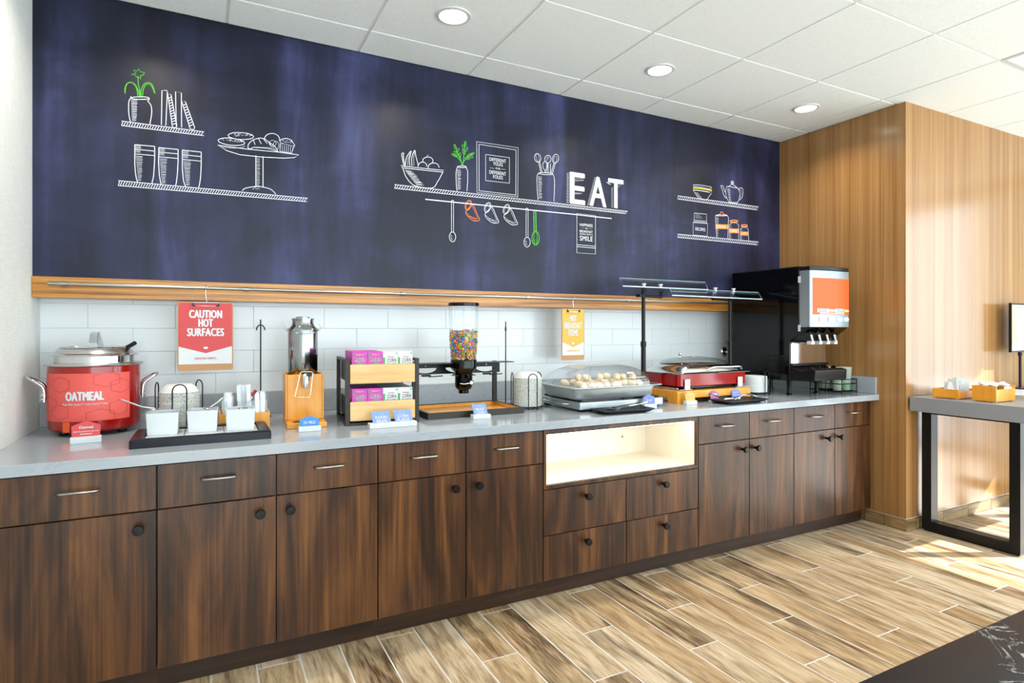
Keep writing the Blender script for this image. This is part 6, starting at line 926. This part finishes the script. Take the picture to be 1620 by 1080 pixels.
# ------------------------------------------------------------------ cup rack
cr = thing('cup_rack', 'black wire rack holding tumblers in the corner beside the drink machine', 'rack', (4.345, -.745, ZC))
w, d = .155, .23
for z in (.012, .062, .092):
    MB().tube([(0, 0, z), (w, 0, z), (w, d, z), (0, d, z)], .003, 6, closed=True).build('wire_frame', M['black_metal'], cr, 60)
for x in (0, w):
    for y in (0, d/2, d): MB().tube([(x, y, 0), (x, y, .094)], .0035, 6).build('wire_post', M['black_metal'], cr, 60)
m = MB()
for i in range(1, 6): m.tube([(w*i/6, 0, .012), (w*i/6, d, .012)], .0025, 6)
m.build('wire_floor', M['black_metal'], cr, 60)
CUP = MB().lathe([(.026, 0), (.0275, .002), (.039, .153), (.040, .155), (.0375, .155), (.026, .004), (.0001, .004)], 28, caps=False).mesh('tumbler', M['cupgreen'], 50)
GRN = MB().lathe([(.0262, .003), (.0300, .05), (.0001, .05)], 24).mesh('drink', M['green'], 50)
for (x, y, z), lab in (((4.466, -.690, .0155), 'clear tumbler with green contents at the front of the cup rack'), ((4.385, -.690, .0155), 'clear tumbler in the cup rack, half hidden by the drink machine'), ((4.46, -.545, .0155), 'clear tumbler at the back of the cup rack')):
    t = thing('tumbler', lab, 'cup', (x, y, ZC+z)); o = bpy.data.objects.new('cup_wall', CUP); COL.objects.link(o); o.parent = t
    if 'green' in lab: o = bpy.data.objects.new('green_sleeve', GRN); COL.objects.link(o); o.parent = t
# ------------------------------------------------------------------ side table on the right
tb = thing('side_table', 'grey-topped side table with black loop legs beside the partition', 'table', (0, 0, 0))
ZT = .846; TX0, TX1 = 4.552, 6.35; TY1, TY0 = -1.052, -1.755
MB().box(TX0, TX1, TY0, TY1, ZT-.088, ZT).build('tabletop', M['concrete'], tb, bevel=.002)
for x in (4.655, 6.17):
    for y0, y1 in ((-1.577, -1.525), (-1.122, -1.067)): MB().box(x, x+.075, y0, y1, .012, ZT-.0885).build('leg', M['black_metal'], tb, bevel=.0015)
    MB().box(x, x+.075, -1.525, -1.122, .012, .066).build('foot_rail', M['black_metal'], tb, bevel=.0015); MB().box(x, x+.075, -1.525, -1.122, ZT-.108, ZT-.0885).build('head_rail', M['black_metal'], tb)
    MB().box(x+.01, x+.065, -1.57, -1.074, 0, .012).build('glide', M['black'], tb)
def wbox(x, y, rz, w, d, h, label, div):
    t = thing('condiment_box', label, 'box', (x, y, ZT), rz, 'orange wooden boxes on the side table')
    for nm, a in (('floor_panel', (0, w, 0, d, .004, .012)), ('side_panel', (0, .009, 0, d, .0125, h)), ('side_panel', (w-.009, w, 0, d, .0125, h)), ('end_panel', (.0092, w-.0092, d-.009, d, .0125, h)), ('end_panel', (.0092, w-.0092, 0, .009, .0125, h*.8))): MB().box(*a).build(nm, M['amber'], t, bevel=.001)
    for a in div: MB().box(*a).build('divider', M['amber'], t)
    for px in (.012, w-.012):
        for py in (.012, d-.012): MB().box(px-.006, px+.006, py-.006, py+.006, 0, .004).build('foot', M['white'], t)
    return t
wbox(4.628, -1.285, 1, .19, .14, .058, 'low orange wooden box of white packets on the side table, farther one', [])
wbox(4.648, -1.467, 0, .22, .122, .092, 'taller orange wooden box of napkin packets on the side table, nearer one', [(.11, .118, .01, .11, .0125, .09)])
PK = [MB().box(-.028, .028, -.002, .002, 0, L).mesh('paper_packet', M['wrap']) for L in (.085, .105)]
rr = random.Random(8)
for k in range(14):
    o = bpy.data.objects.new('paper_packet', PK[k % 2]); COL.objects.link(o); o.location = (4.662+.010*k, -1.215+rr.uniform(-.03, .03), ZT+.0135); o.rotation_euler = (rr.uniform(-.1, .1), rr.uniform(-.15, .05), R(90)+rr.uniform(-.4, .4))
    tag(o, 'pale paper packet standing in the low orange box on the side table', 'packet', 'paper packets in the low box')
for k in range(9):
    o = bpy.data.objects.new('sugar_packet', MB().ell((0, 0, 0), .03, .02, .009, 10, 6).mesh('sugar_packet', M['redcard'] if k == 7 else M['paper'], 60)); COL.objects.link(o); o.location = (4.692+(k % 4)*.040, -1.437+.030*(k//4), ZT+.096+.004*(k % 3)); o.rotation_euler = (rr.uniform(-.4, .4), rr.uniform(-.4, .4), rr.uniform(0, 3))
    tag(o, 'red-ended sugar packet on the heap in the taller orange box' if k == 7 else 'white sugar packet heaped in the taller orange box on the side table', 'packet', 'sugar packets in the taller box')
o = MB().box(0, .085, 0, .10, 0, .07).build('napkin_block', M['paper'], None, bevel=.003, loc=(4.885, -1.465, ZT)); o.location = (4.772, -1.4565, ZT+.0126); tag(o, 'white block of napkins in the taller orange wooden box', 'napkins')
bk = thing('plastic_tub', 'white tub on a teal base at the far right of the side table', 'tub', (5.06, -1.56, ZT)); 
MB().lathe([(.07, 0), (.072, .02), (.072, .03)], 28).build('tub_base', M['teal'], bk, 40); MB().lathe([(.064, .0305), (.069, .088), (.071, .09), (.066, .09), (.06, .04)], 28).build('tub_wall', M['white'], bk, 40)
# sign on a stand
sn = thing('sign_stand', 'black framed yellow sign on a pole, standing on the side table', 'sign', (5.786, -1.12, ZT))
MB().lathe([(.07, 0), (.07, .006), (.012, .009)], 28).build('base', M['black_metal'], sn, 40); MB().tube([(0, 0, .006), (0, 0, .25)], .009, 10).lathe([(.013, .235), (.013, .26)], 12).build('pole', M['black_metal'], sn, 40)
z0, z1, hw = .261, .607, .144
for a in ((-hw, hw, z0, z0+.012), (-hw, hw, z1-.012, z1), (-hw, -hw+.012, z0+.012, z1-.012), (hw-.012, hw, z0+.012, z1-.012)): MB().box(a[0], a[1], -.008, .008, a[2], a[3]).build('frame_bar', M['black_metal'], sn)
pp = MB().box(-hw+.012, hw-.012, -.003, .003, z0+.012, z1-.012).build('sheet', M['paper'], sn)
m = MB(); a = hw-.018; m.prism([(-a, z1-.018), (-a, z0+.05), (0, z0+.025), (a, z0+.05), (a, z1-.018)], 'y', -.0036, -.003); m.build('color_field', M['paleyel'], pp)
for w, h, z in ((.15, .042, .548), (.22, .042, .492), (.12, .032, .440), (.14, .040, .395), (.022, .02, .335)): marks((1,), w, h, M['white'], pp, lambda p, q, z=z: (p, -.0042, z+q))
# ------------------------------------------------------------------ island in the foreground
il = thing('island', 'black marble island top with white veins in the lower right foreground', 'island', (0, 0, 0))
MB().box(1.18, 3.6, -3.75, -2.667, .712, .75).build('marble_top', M['marble'], il, bevel=.003)
MB().box(1.35, 3.5, -3.6, -2.95, 0, .7115).build('island_base', M['walnut_dark'], il)
